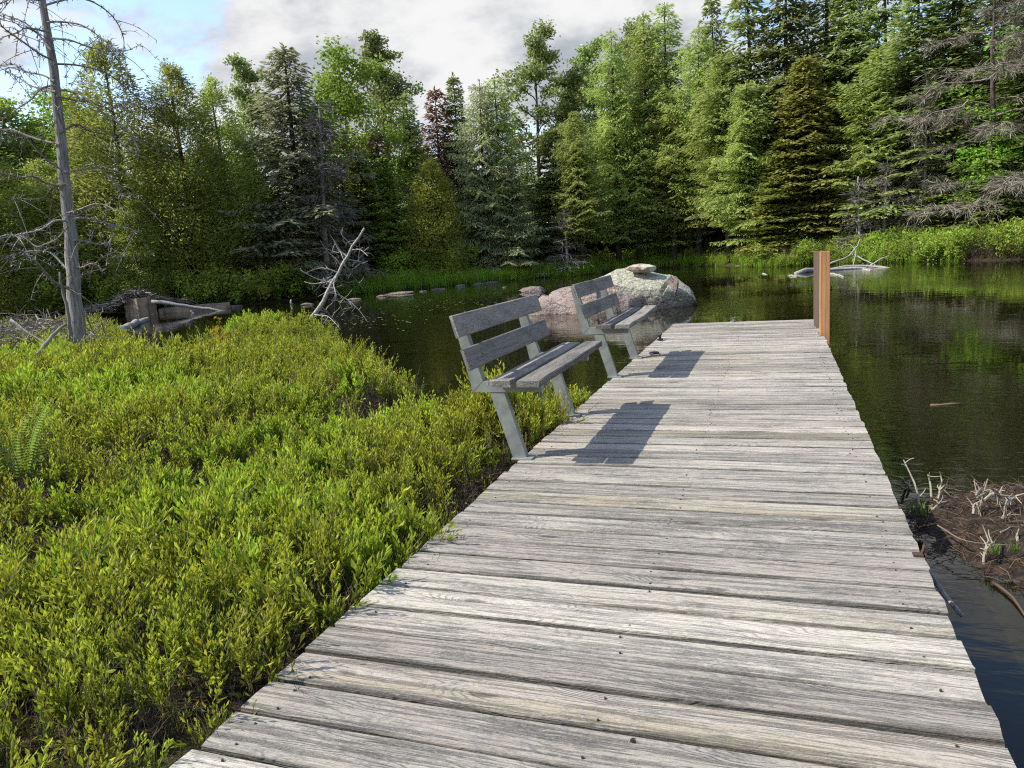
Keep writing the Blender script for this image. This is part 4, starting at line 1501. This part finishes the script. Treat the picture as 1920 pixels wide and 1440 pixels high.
hole_dist = np.hypot(PX - hol[0], PY - hol[1])
is_bare |= (hole_dist < .65) & (rg.random(len(PX)) < .75)
bz = on_z(90, 920, -.1)
is_bare |= (np.hypot(PX - bz[0], PY - bz[1]) < .75) & (rg.random(len(PX)) < .45)
PZ = ground_z(PX, PY) - .02


def put(name, coll, m, nvar, hs, tilt, label=None):
    n = int(m.sum())
    rot = np.stack([rg.normal(0, tilt, n), rg.normal(0, tilt, n), rg.uniform(0, 6.28, n)], 1)
    base = ht[m] * hs * rg.uniform(.8, 1.2, n)
    scl = np.stack([base * 1.05, base * 1.05, base], 1)
    scatter(name, coll, np.stack([PX[m], PY[m], PZ[m]], 1), rot, scl, rg.integers(0, nvar, n))


SPRIGS = source('sprig', [sprig(500 + k) for k in range(7)] + [sprig(520 + k, .5) for k in range(2)])
FRESH = source('fresh_sprig', [sprig(580 + k, 1.0, .40, 1.3, 'shrub_fresh') for k in range(4)])
BARES = source('bare_sprig', [bare_sprig(540 + k) for k in range(5)])
fresh = (vnoise(PX * 1.1, PY * 1.1, 48) + .5 * vnoise(PX * 5, PY * 5, 49) + rg.normal(0, .3, len(PX))) > .35
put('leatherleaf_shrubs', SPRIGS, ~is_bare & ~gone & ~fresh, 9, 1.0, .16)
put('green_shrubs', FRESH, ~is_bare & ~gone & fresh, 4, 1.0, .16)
put('bare_twigs', BARES, is_bare & (rg.random(len(PX)) < .9) | ((rg.random(len(PX)) < .20 + .75 * near_edge)), 5, .88, .3)
# sedge and grass in the near left corner and dotted through the bog
q = rg.random(len(PX))
cn = on_z(120, 1360, -.2)
sed = (q < .03) | ((np.hypot(PX - cn[0], PY - cn[1]) < .75) & (q < .22)) | ((sdv < .25) & (q < .10))
SEDGE = source('sedge_tuft', [grass_tuft(560 + k, 22, .40, .006, .04, M['sedge']) for k in range(4)])
put('sedge_grass', SEDGE, sed, 4, .95, .12)
# dead leaves, straw and low moss stems on the peat between the shrubs
lit = MB()
m = rg.random(len(PX)) < .9
B = np.stack([PX[m], PY[m], PZ[m] + .03], 1)[:9000]
n = len(B)
lit.blades(B + rg.normal(0, .04, (n, 3)) * np.array([1, 1, .15]), rg.normal(0, 1, (n, 3)) * np.array([1, 1, .25]), rg.normal(0, 1, (n, 3)), rg.uniform(.02, .09, n), rg.uniform(.004, .02, n), rg.uniform(0, 1, n))
tag(link('dead_leaf_litter', lit.mesh('dead_leaf_litter', M['straw'])), kind='stuff')

# ---- far banks
def bank_points(px0, px1, o0, o1, n, r):
    out = []
    px = r.uniform(px0, px1, n)
    of = r.uniform(o0, o1, n)
    tab = {}
    for p, f in zip(px, of):
        rr_ = ray(p, 500)
        az = math.atan2(rr_[0], rr_[1])
        key = int(p // 12)
        if key not in tab: tab[key] = far_shore(math.atan2(*ray(key * 12 + 6, 500)[:2]))
        d = tab[key] + f
        out.append((d * math.sin(az), d * math.cos(az)))
    return np.array(out)


def bank(name, coll, nvar, px0, px1, o0, o1, n, s0, s1, tilt=.1):
    P = bank_points(px0, px1, o0, o1, n, rg)
    sd_ = lake_sd(P[:, 0], P[:, 1])
    P = P[sd_ > .02]
    z = ground_z(P[:, 0], P[:, 1]) - .03
    n = len(P)
    sc = rg.uniform(s0, s1, n) * (1 + .2 * vnoise(P[:, 0], P[:, 1], 60))
    scatter(name, coll, np.column_stack([P, z]), np.stack([rg.normal(0, tilt, n), rg.normal(0, tilt, n), rg.uniform(0, 6.28, n)], 1),
            np.stack([sc, sc, sc], 1), rg.integers(0, nvar, n))


GRASS = source('bank_tuft', [grass_tuft(600 + k, 40, .75, .022, .16, M['grass']) for k in range(4)])
bank('bank_grass', GRASS, 4, 620, 1110, .15, 3.4, 2000, .55, 1.05)
bank('shore_sedge', GRASS, 4, 1090, 1480, .1, 2.0, 420, .4, .8)
SHRUB = source('bank_shrub', [bush_mesh(620 + k, .45, .85, 420, .10, M['bush']) for k in range(4)])
bank('right_bank_shrubs', SHRUB, 4, 1500, 2100, .4, 4.0, 760, .7, 1.2)
bank('low_bank_shrubs', SHRUB, 4, 1405, 1700, .1, 3.0, 420, .35, .75)
bank('low_bank_grass', GRASS, 4, 1405, 1800, .1, 2.2, 500, .35, .7)
bank('undergrowth', SHRUB, 4, -200, 1480, .6, 12.0, 900, .5, 1.15)
BROWN = source('bank_twig', [bare_sprig(640 + k, 1.0) for k in range(3)])
bank('bank_stems', BROWN, 3, 1430, 2100, .05, 1.2, 700, .5, .9)
bank('shore_stems', BROWN, 3, 560, 1480, .05, 3, 260, .4, .8)

# leafy bushes one can tell apart on the left and middle bank
BUSHES = [(300, .8, 1.6, 'bright leafy bush above the old concrete wall'), (352, .6, 1.4, 'round leafy bush right of the concrete block on the left shore'),
          (405, .6, 1.5, 'leafy bush hanging over the fallen log on the left shore'), (462, .5, 1.4, 'dark leafy bush at the waterline left of the leaning dead tree'),
          (515, .4, 1.5, 'low dark bush overhanging the water behind the leaning dead tree'), (558, .4, 1.3, 'small shaded bush right behind the base of the leaning tree'),
          (628, .6, 1.2, 'bright bush just right of the leaning dead tree'), (742, 2.2, 1.5, 'leafy bush under the golden cedar, left side'),
          (812, 2.0, 1.5, 'leafy bush under the golden cedar, right side'), (862, 2.2, 1.6, 'tall leafy bush left of the bare skirted tamarack'),
          (210, .8, 1.5, 'leafy bush right behind the bare grey trunk'), (90, .8, 1.6, 'leafy bush behind the brush heap on the left')]
bmesh_pool = [bush_mesh(660 + k, .75, 1.3, 1100, .12, M['bush']) for k in range(3)]
for k, (px_, off, h_, lab) in enumerate(BUSHES):
    rr_ = ray(px_, 500)
    az = math.atan2(rr_[0], rr_[1])
    d = far_shore(az) + off
    x, y_ = d * math.sin(az), d * math.cos(az)
    root = tag(empty('leafy_bush', (x, y_, float(ground_z(x, y_)) - .05), rg.uniform(0, 6.28)), lab, 'bush', 'leafy bushes on the far bank')
    root.scale = (h_ * 1.15 / 1.3,) * 2 + (h_ / 1.3,)
    link('foliage', bmesh_pool[k % 3], root)


# ------------------------------------------------------------------ dead wood
def limb(b, pts, r0, r1, d0, d1, rr, spurs=0, n=10, jit=.02, twig=None, k=5):
    """a branch through picture points at given distances, optionally with short spur shoots"""
    m = len(pts)
    P = np.array([at_dist(p[0], p[1], d0 + (d1 - d0) * i_ / (m - 1)) for i_, p in enumerate(pts)])
    P = smooth_path(P, n, jit * 1.6, rr)
    b.tube(P, np.linspace(r0, r1, n), k, tint=rr.uniform(.3, 1))
    tw = twig or b
    for _ in range(spurs):
        q = rr.uniform(.05, 1)
        o_ = np.array([np.interp(q, np.linspace(0, 1, n), P[:, c]) for c in range(3)])
        d_ = unit(rr.normal(0, 1, 3))
        L = rr.uniform(.03, .09)
        tw.tube([o_, o_ + d_ * L], [.007, .003], 3, tint=rr.uniform(.2, .9), cap=False)
    return P


rr = np.random.default_rng(12)
D0 = 12.5
base = at_dist(146, 640, D0)
snag = tag(empty('dead_tree', (0, 0, 0)), 'tall bare grey tree trunk with drooping spurred branches, nearest at the left', 'tree')
b = MB()
tp = [(148, 668), (143, 600), (135, 480), (121, 330), (108, 190), (95, 100), (72, -40), (50, -160)]
P = resample([at_dist(x, y, D0 + .04 * i_) for i_, (x, y) in enumerate(tp)], 22)
b.tube(wobble(P, .008, rr), np.interp(np.linspace(0, 1, 22), [0, .1, .5, 1], [.118, .098, .070, .034]), 12)
link('trunk', b.mesh('trunk', M['deadwood'], True), snag)
br = [[(96, 95), (60, 42), (0, 16), (-40, 6)], [(99, 112), (52, 80), (8, 44), (-30, 20)], [(97, 72), (160, 86), (228, 101), (262, 84)],
      [(100, 120), (150, 112), (205, 134), (262, 172), (298, 236)], [(88, 42), (120, 40), (172, 52), (236, 106)], [(106, 172), (44, 150), (-10, 122)],
      [(102, 152), (60, 138), (20, 124), (-30, 118)], [(107, 180), (150, 196), (205, 200), (258, 188)], [(110, 168), (170, 182), (232, 240), (262, 285)],
      [(84, 10), (160, -4), (205, 22), (232, 66), (228, 106)], [(112, 270), (60, 258), (10, 238), (-30, 232)], [(117, 320), (80, 285), (30, 250), (-20, 236)],
      [(118, 322), (170, 312), (205, 330), (226, 366)], [(113, 250), (150, 240), (200, 250), (262, 296)], [(126, 415), (85, 424), (40, 446), (12, 440)],
      [(136, 410), (200, 416), (262, 436)], [(138, 450), (188, 452), (238, 482)], [(127, 425), (70, 470), (28, 440)], [(141, 545), (97, 520), (60, 474), (-6, 448)],
      [(142, 520), (98, 480), (50, 470), (20, 500)], [(143, 500), (175, 496), (190, 510)], [(118, 350), (70, 335), (20, 330), (-20, 322)], [(125, 400), (180, 380), (240, 400)],
      [(92, 60), (40, 60), (-10, 80)], [(80, 0), (30, -10), (-20, 10)], [(104, 160), (70, 175), (20, 215), (-20, 222)], [(122, 345), (60, 372), (15, 380)]]
for i_, pts in enumerate(br):
    b = MB()
    thick = .015 if i_ not in (18,) else .026
    Pm = limb(b, pts, thick, .0045, D0, D0 + rr.uniform(-1.6, 1.6), rr, 44, 20, .025, k=5)
    # side shoots that curve down
    for j in range(7):
        o_ = Pm[rr.integers(2, len(Pm))]
        d_ = unit(rr.normal(0, 1, 3) * np.array([1, 1, .5]))
        L = rr.uniform(.25, .7)
        P2 = smooth_path(np.array([o_ + d_ * L * e + np.array([0, 0, -.45 * L * e * e]) for e in np.linspace(0, 1, 6)]), 6, .012, rr)
        b.tube(P2, np.linspace(.006, .003, 6), 3, tint=rr.uniform(.2, .9), cap=False)
        for jj in range(6):
            o2 = P2[rr.integers(1, 6)]
            b.tube([o2, o2 + unit(rr.normal(0, 1, 3)) * rr.uniform(.03, .07)], [.006, .003], 3, tint=.4, cap=False)
    link('branch', b.mesh('branch', M['deadwood'] if i_ in (14, 18, 12, 19, 15, 16) else M['twig_grey']), snag)

D1 = 13.6
lean = tag(empty('leaning_dead_tree', (0, 0, 0)), 'white leaning dead tree with bare limbs hanging over the water', 'tree')
b = MB()
P = resample([at_dist(x, y, D1 - .1 * i_) for i_, (x, y) in enumerate([(568, 648), (578, 612), (602, 568), (636, 508), (660, 466), (683, 428)])], 14)
b.tube(wobble(P, .012, rr), np.linspace(.048, .017, 14), 9)
link('trunk', b.mesh('trunk', M['driftwood'], True), lean)
for i_, pts in enumerate([[(612, 548), (650, 560), (672, 580), (688, 602)], [(620, 532), (648, 566), (662, 590), (668, 602)], [(602, 576), (626, 594), (640, 616)], [(590, 590), (612, 592), (636, 614)],
                          [(622, 540), (640, 575), (652, 600)], [(626, 530), (592, 522), (562, 506)], [(636, 512), (604, 498), (574, 512)], [(640, 500), (616, 472), (600, 450)],
                          [(648, 484), (676, 490), (692, 508)], [(645, 498), (662, 512), (684, 546)], [(630, 520), (600, 532), (570, 528)], [(650, 478), (630, 462), (618, 440)],
                          [(655, 470), (680, 468), (690, 480)], [(625, 535), (610, 550), (596, 556)], [(640, 505), (625, 530), (628, 565)], [(660, 462), (648, 446), (640, 430)]]):
    b = MB()
    P = limb(b, pts, .012, .004, D1 - .2, D1 - .2 + rr.uniform(-.8, .8), rr, 0, 12, .012)
    for j in range(6):
        o_ = P[rr.integers(2, 9)]
        d_ = unit(rr.normal(0, 1, 3) + np.array([0, 0, -.3]))
        L = rr.uniform(.08, .35)
        b.tube(wobble(np.array([o_ + d_ * L * e for e in np.linspace(0, 1, 4)]), .008, rr), [.006, .005, .004, .0025], 3, tint=rr.uniform(.3, 1), cap=False)
    link('branch', b.mesh('branch', M['driftwood']), lean)

# old concrete wall with a square pier, sticks heaped over it
pA = on_z(176, 592, WATER_Z); pB = on_z(300, 588, WATER_Z); pC = on_z(432, 577, WATER_Z)
wallr = tag(empty('concrete_wall', (0, 0, 0)), 'low stained concrete wall on the left shore with a square pier block', 'wall')
def wall_seg(p, q, h, th, nm):
    p, q = np.array(p), np.array(q)
    dv = q - p; L = np.linalg.norm(dv); dv = dv / L
    nv = np.array([-dv[1], dv[0], 0])
    bm = bmesh.new()
    bmesh.ops.create_cube(bm, size=1)
    bmesh.ops.subdivide_edges(bm, edges=bm.edges[:], cuts=4, use_grid_fill=True)
    for v in bm.verts:
        c = v.co.copy()
        v.co = Vector((c.x * L, c.y * th, (c.z + .5) * (h + .5) - .5)) + Vector(rr.normal(0, .012, 3))
    me = bpy.data.meshes.new(nm); bm.to_mesh(me); bm.free()
    me.materials.append(M['concrete'])
    o = link(nm, me, wallr, tuple((p + q) / 2))
    o.rotation_euler = (0, 0, math.atan2(dv[1], dv[0]))
    return o


wall_seg(pA, pB - (pB - pA) * .12, .34, .5, 'wall_base')
wall_seg(pB, pC, .20, .45, 'wall_base')
pier0 = at_dist(246, 592, 31.6); pier1 = at_dist(285, 590, 31.4)
for p_ in (pier0, pier1): p_[2] = WATER_Z
pb = wall_seg(pier0, pier1, .66, .85, 'pier_block')
pb.rotation_euler.z += .85
heap = MB()
for k in range(900):
    px_ = rr.normal(255, 42)
    c = at_dist(px_, 580, 31.7 + rr.uniform(-.5, 1.5)); 
    c[2] = WATER_Z + .32 + .54 * math.exp(-((px_ - 262) / 42) ** 2) * rr.uniform(.7, 1.08) + rr.uniform(0, .12)
    d_ = unit(rr.normal(0, 1, 3) * np.array([1, 1, .25])); L = rr.uniform(.2, .8)
    heap.tube(wobble(np.array([c - d_ * L / 2, c, c + d_ * L / 2 + np.array([0, 0, -.08])]), .03, rr), [.016, .018, .008], 4, tint=rr.uniform(0, 1), cap=False)
tag(link('stick_heap', heap.mesh('stick_heap', M['driftwood_stick'])), kind='stuff')
brush = MB()
for k in range(900):
    px_ = rr.uniform(-60, 190); d_r = rr.uniform(13.5, 19)
    c = at_dist(px_, 600, d_r)
    c[2] = float(ground_z(c[0], c[1])) + rr.uniform(.05, .75) * (1 - .35 * abs(px_ - 50) / 130)
    d_ = unit(rr.normal(0, 1, 3) * np.array([1, 1, .5])); L = rr.uniform(.25, .9)
    brush.tube(wobble(np.array([c - d_ * L / 2, c - d_ * L * .1, c + d_ * L * .2, c + d_ * L / 2 + np.array([0, 0, -.12])]), .03, rr), [.008, .008, .006, .003], 3, tint=rr.uniform(0, 1), cap=False)
tag(link('brush_heap', brush.mesh('brush_heap', M['twig'])), kind='stuff')


def log(name, pts, r0, r1, mat, lab, cat='log', z=None, d=None, twigs=0, n=10):
    b = MB()
    P = []
    for i_, (x, y) in enumerate(pts):
        P.append(on_z(x, y, z[i_]) if d is None else at_dist(x, y, d[i_]))
    P = wobble(resample(P, n), r0 * .25, rr)
    b.tube(P, np.linspace(r0, r1, n) * rr.uniform(.9, 1.1, n), 8)
    tag(link(name, b.mesh(name, mat, True)), lab, cat)


log('fallen_log', [(284, 566), (330, 570), (380, 578), (424, 583)], .08, .035, M['deadwood'], 'grey fallen log lying from the concrete pier down into the water', d=[31, 30.6, 30.2, 29.8])
log('log_stub', [(358, 582), (364, 590), (374, 596)], .035, .02, M['driftwood'], 'short forked stub sticking into the water below the fallen log', d=[30, 29.9, 29.8])
log('mossy_log', [(206, 628), (240, 614), (276, 600)], .13, .09, M['deadwood'], 'thick weathered log in the water in front of the concrete pier', z=[-.2, -.24, -.27])
log('fallen_limb', [(52, 690), (88, 644), (108, 618), (124, 608)], .035, .02, M['twig'], 'grey fallen limb propped in the shrubs left of the bare trunk', d=[11.6, 11.8, 12, 12.1])
log('fallen_limb', [(20, 600), (55, 625), (92, 646)], .018, .008, M['driftwood'], 'thin pale limb lying over the brush heap at the left', d=[12.2, 12.0, 11.8])
log('fallen_limb', [(132, 640), (128, 590), (117, 540), (112, 510)], .03, .012, M['twig'], 'dark thin dead stem leaning against the left of the bare trunk', d=[12.1, 12.1, 12.2, 12.2])
log('wooden_stake', [(547, 572), (546, 562)], .05, .03, M['driftwood'], 'tiny white stake standing in the shaded water behind the leaning tree', d=[30, 30], n=3)

# driftwood at the right shore
for pts, r0, r1, lab, dd_ in (
        ([(1492, 514), (1530, 506), (1600, 500), (1650, 500), (1690, 506)], .085, .03, 'long bleached driftwood trunk lying along the right shore behind the posts', [27.3, 28.2, 29.0, 28.9, 28.0]),
        ([(1540, 508), (1580, 503), (1640, 503)], .06, .04, 'second driftwood trunk under the long bleached one', [27.9, 28.5, 28.6]),
        ([(1556, 494), (1590, 482), (1606, 464), (1613, 448)], .04, .018, 'bent driftwood limb rising behind the posts to the pale pole', [29.4, 29.8, 30.4, 31]),
        ([(1598, 476), (1622, 488), (1642, 497)], .032, .02, 'short bleached limb sloping down onto the driftwood', [30.2, 29.7, 29.2]),
        ([(1630, 499), (1652, 485), (1668, 479)], .032, .015, 'forked bleached limb pointing up at the right end of the driftwood', [29, 29.2, 29.4]),
        ([(1600, 497), (1606, 470), (1590, 455), (1560, 470)], .02, .008, 'thin curved dead limb arching above the driftwood', [29.4, 30.2, 30.5, 30.2]),
        ([(1556, 513), (1574, 516), (1582, 520)], .035, .02, 'bleached stick end in the water right of the posts', None),
        ([(1480, 517), (1494, 519)], .04, .03, 'small floating stick left of the driftwood', None),
        ([(1618, 505), (1632, 507)], .035, .03, 'stub of bleached wood in the water below the driftwood', None),
        ([(1430, 513), (1438, 515)], .03, .02, 'tiny floating stick far left of the driftwood', None)):
    log('driftwood', pts, r0, r1, M['driftwood'], lab, 'driftwood', z=None if dd_ else [WATER_Z + .005] * 3, d=dd_, n=9)

# ------------------------------------------------------------------ right side: peat bank, dead shrubs, floating bits
mc = np.array([1.45, 3.86])
n = 130
gx = np.linspace(.42, 3.1, n); gy = np.linspace(2.7, 5.1, n)
X, Y = np.meshgrid(gx, gy, indexing='ij')
ex = np.maximum(0, (mc[0] - X) / 1.04) ** 2 + np.maximum(0, (X - mc[0]) / 1.5) ** 2
rad_ = np.sqrt(ex + ((Y - mc[1]) / .92) ** 2) + .10 * vnoise(X * 3, Y * 3, 71) + .05 * vnoise(X * 9, Y * 9, 72)
Z = WATER_Z + .072 - .22 * np.clip(rad_ - .45, 0, 3) ** 1.25 * 1.2 + .016 * vnoise(X * 8, Y * 8, 73) + .010 * vnoise(X * 25, Y * 25, 74) + .006 * vnoise(X * 60, Y * 60, 75)
i_ = np.arange(n - 1)[:, None] * n; j_ = np.arange(n - 1)[None, :]
Q = np.stack([i_ + j_, i_ + n + j_, i_ + n + j_ + 1, i_ + j_ + 1], -1).reshape(-1, 4)
tag(link('mud_bank', mesh_np('mud_bank', np.stack([X, Y, Z], -1), Q, None, M['mud'], smooth=True)), kind='structure')


def mud_z(x, y):
    a = int(np.clip((x - .42) / (3.1 - .42) * (n - 1), 0, n - 1)); c = int(np.clip((y - 2.7) / 2.4 * (n - 1), 0, n - 1))
    return float(Z[a, c])


deb = MB()
for k in range(5200):
    a = rr.uniform(0, 6.28); q = math.sqrt(rr.uniform(0, 1)) * 1.0
    x = mc[0] + math.cos(a) * q * (1.0 if math.cos(a) < 0 else 1.5); y_ = mc[1] + math.sin(a) * q * .88
    z_ = mud_z(x, y_)
    if z_ < WATER_Z - .02: continue
    c = np.array([x, y_, z_ + rr.uniform(0, .018)])
    d_ = unit(rr.normal(0, 1, 3) * np.array([1, 1, .28])); L = rr.uniform(.02, .13)
    deb.tube(wobble(np.array([c, c + d_ * L * .5, c + d_ * L + np.array([0, 0, -.01])]), .006, rr), [.0014, .0014, .0008], 3, tint=rr.uniform(0, 1) ** 1.3, cap=False)
tag(link('root_debris', deb.mesh('root_debris', M['mud_straw'])), kind='stuff')

shr = [([[(1724, 938), (1720, 912), (1694, 862)]], 'bleached bent stick rising beside the dock edge on the peat bank'),
       ([[(1747, 916), (1745, 905), (1740, 890)]], 'short bleached stick at the back of the peat bank'),
       ([[(1760, 918), (1764, 908), (1767, 899)]], 'second short pale stick at the back of the peat bank, leaning right'),
       ([[(1832, 972), (1838, 945), (1847, 925), (1848, 908), (1852, 898)], [(1825, 964), (1826, 946), (1840, 938)], [(1832, 932), (1846, 926), (1853, 924)], [(1830, 930), (1838, 918), (1844, 914)], [(1846, 937), (1862, 925), (1870, 918)], [(1862, 925), (1872, 928), (1880, 912)]], 'white branching dead shrub standing in the middle of the peat bank'),
       ([[(1870, 970), (1880, 955), (1888, 945), (1890, 932), (1897, 928)], [(1888, 948), (1893, 938), (1908, 928)]], 'forked pale dead shrub near the right border'),
       ([[(1873, 985), (1882, 972), (1892, 966)], [(1880, 970), (1888, 962)]], 'low pale dead twigs right of the white branching shrub'),
       ([[(1876, 998), (1896, 988), (1926, 982)]], 'thin bleached root lying across the right of the peat bank'),
       ([[(1908, 1022), (1910, 1005), (1906, 1000)]], 'pale hooked twig at the right border of the peat bank'),
       ([[(1845, 1036), (1847, 1022), (1856, 1012)], [(1848, 1032), (1856, 1022), (1862, 1018)]], 'small dead twigs at the front of the peat bank'),
       ([[(1758, 985), (1800, 1012), (1830, 1018), (1890, 1022)]], 'long thin brown root lying across the peat bank'),
       ([[(1744, 948), (1758, 944), (1775, 940)], [(1744, 965), (1746, 955), (1744, 948)]], 'thin pale twig lying near the dock on the peat bank'),
       ([[(1696, 900), (1700, 915), (1708, 930)], [(1700, 905), (1708, 920), (1712, 938)], [(1692, 896), (1697, 905), (1700, 922)]], 'cluster of grey twigs in the shadow beside the dock')]
for k, (lims, lab) in enumerate(shr):
    p0 = on_z(*lims[0][0], WATER_Z + .06)
    d0 = math.hypot(p0[0], p0[1])
    root = tag(empty('dead_shrub', tuple(p0)), lab, 'dead shrub', 'dead twigs on the peat bank')
    for L_ in lims:
        b = MB()
        flat = k in (6, 9)
        if flat:
            P = np.array([on_z(x, y, WATER_Z + .085) for x, y in L_])
        else:
            P = np.array([at_dist(x, y, d0 + .04 * q) for q, (x, y) in enumerate(L_)])
            if L_ is lims[0]: P[0, 2] -= .05
        P = smooth_path(P, 14, .002, rr) - p0
        b.tube(P, np.linspace(.0064, .0030, 14) * (.6 if flat else 1), 6, tint=.8)
        for _ in range(0 if flat else 5):
            o_ = P[rr.integers(3, 13)]
            d_ = unit(rr.normal(0, 1, 3) + np.array([0, 0, .7])); L = rr.uniform(.02, .07)
            b.tube(smooth_path(np.array([o_, o_ + d_ * L * .6, o_ + d_ * L + rr.normal(0, .01, 3)]), 6, .002, rr), np.linspace(.004, .002, 6), 4, tint=.7)
        link('branch', b.mesh('branch', M['twig_grey'] if k not in (9,) else M['twig_brown']), root)
GT = [grass_tuft(700 + k, 26, .10, .008, .02, M['sedge'], 'grass_tuft') for k in range(2)]
for k, (x, y, lab) in enumerate(((1722, 962, 'bright green tuft beside the dock in the shadow'), (1868, 1038, 'small yellow green tuft at the front of the peat bank'), (1900, 1034, 'tiny green tuft at the right front of the peat bank'))):
    p = on_z(x, y, WATER_Z + .07)
    o = link('grass_tuft', GT[k % 2], None, tuple(p))
    o.scale = (1.0, 1.0, .8) if k == 0 else (.5, .5, .5)
    tag(o, lab, 'grass tuft')
log('sunken_stick', [(1745, 760), (1770, 758), (1802, 757)], .012, .010, M['straw'], 'straight yellowish stick floating in the dark water right of the dock', 'stick', z=[-.288, -.286, -.286], n=4)
log('thin_stick', [(1862, 1092), (1900, 1120), (1935, 1170)], .006, .004, M['twig_brown'], 'thin dark stick in the water at the right border', 'stick', z=[-.28, -.28, -.285], n=6)

pads = MB()
for k in range(0, 420, 2):
    if k < 200: px_, py_ = rr.normal(672, 60), rr.normal(600, 10)
    elif k < 380: px_, py_ = rr.normal(860, 70), rr.normal(572, 6)
    else: px_, py_ = rr.uniform(300, 700), rr.uniform(585, 625)
    c = on_z(px_, py_, WATER_Z + .004)
    if float(lake_sd(c[0], c[1])) > -.2: continue
    a = np.arange(7) * 6.283 / 7 + rr.uniform(0, 6); r_ = rr.uniform(.010, .032)
    pads.add(np.vstack([c, c + np.stack([r_ * np.cos(a), r_ * np.sin(a), np.full(7, .001)], -1)]), None, [(0, q + 1, (q + 1) % 7 + 1) for q in range(7)], .5)
tag(link('floating_pads', pads.mesh('floating_pads', M['lily'])), kind='stuff')

# fern and yellow-leaved sapling among the shrubs
def frond(seed, L):
    r = np.random.default_rng(seed)
    b = MB()
    P = np.array([np.array([.25 * L * q ** 2, 0, L * (q - .18 * q ** 3)]) for q in np.linspace(0, 1, 12)])
    b.tube(P, np.linspace(.004, .001, 12), 3, tint=.3)
    for q in np.linspace(.18, .98, 34):
        o_ = np.array([np.interp(q, np.linspace(0, 1, 12), P[:, c]) for c in range(3)])
        w_ = .20 * L * math.sin(q * 3.0) ** .8 * (1.1 - q)
        for sg in (-1, 1):
            b.blades([o_], np.array([[.30, sg * 1.0, .10]]), np.array([[1.0, 0, .3]]), w_, .034 * (1.15 - q), [r.uniform(.3, .9)], .15)
    return b.mesh('frond', M['fern'])


fp_ = at_dist(22, 800, 5.3); fz = float(ground_z(fp_[0], fp_[1]))
fern = tag(empty('fern', (fp_[0], fp_[1], fz), 0), 'bright green fern with tall fronds among the shrubs at the left border', 'fern')
for k in range(6):
    o = link('frond', frond(800 + k, .82), fern)
    o.rotation_euler = (rr.normal(0, .1), rr.uniform(.05, .3), k * 1.05)
sp_ = at_dist(416, 680, 9.6); sz = float(ground_z(sp_[0], sp_[1]))
sap = tag(empty('sapling', (sp_[0], sp_[1], sz)), 'little sapling with yellow orange leaves standing above the bog shrubs', 'sapling')
b = MB(); b.tube(wobble(np.array([(0, 0, 0), (.01, 0, .25), (.03, .01, .5), (.04, .0, .72)]), .008, rr), [.008, .006, .005, .003], 5, tint=.1)
link('stem', b.mesh('stem', M['twig_brown']), sap)
for (hx, hz) in ((.04, .72), (.0, .5), (.10, .55), (-.05, .62), (.09, .42)):
    b = MB()
    m_ = 9
    c = np.array([hx, 0, hz])
    b.leaves(np.tile(c, (m_, 1)) + rr.normal(0, .025, (m_, 3)), rr.normal(0, 1, (m_, 3)) + np.array([0, 0, .3]), rr.normal(0, 1, (m_, 3)), rr.uniform(.05, .09, m_), rr.uniform(.03, .05, m_), rr.uniform(0, 1, m_))
    link('leaves', b.mesh('leaves', M['yellow_leaf']), sap)
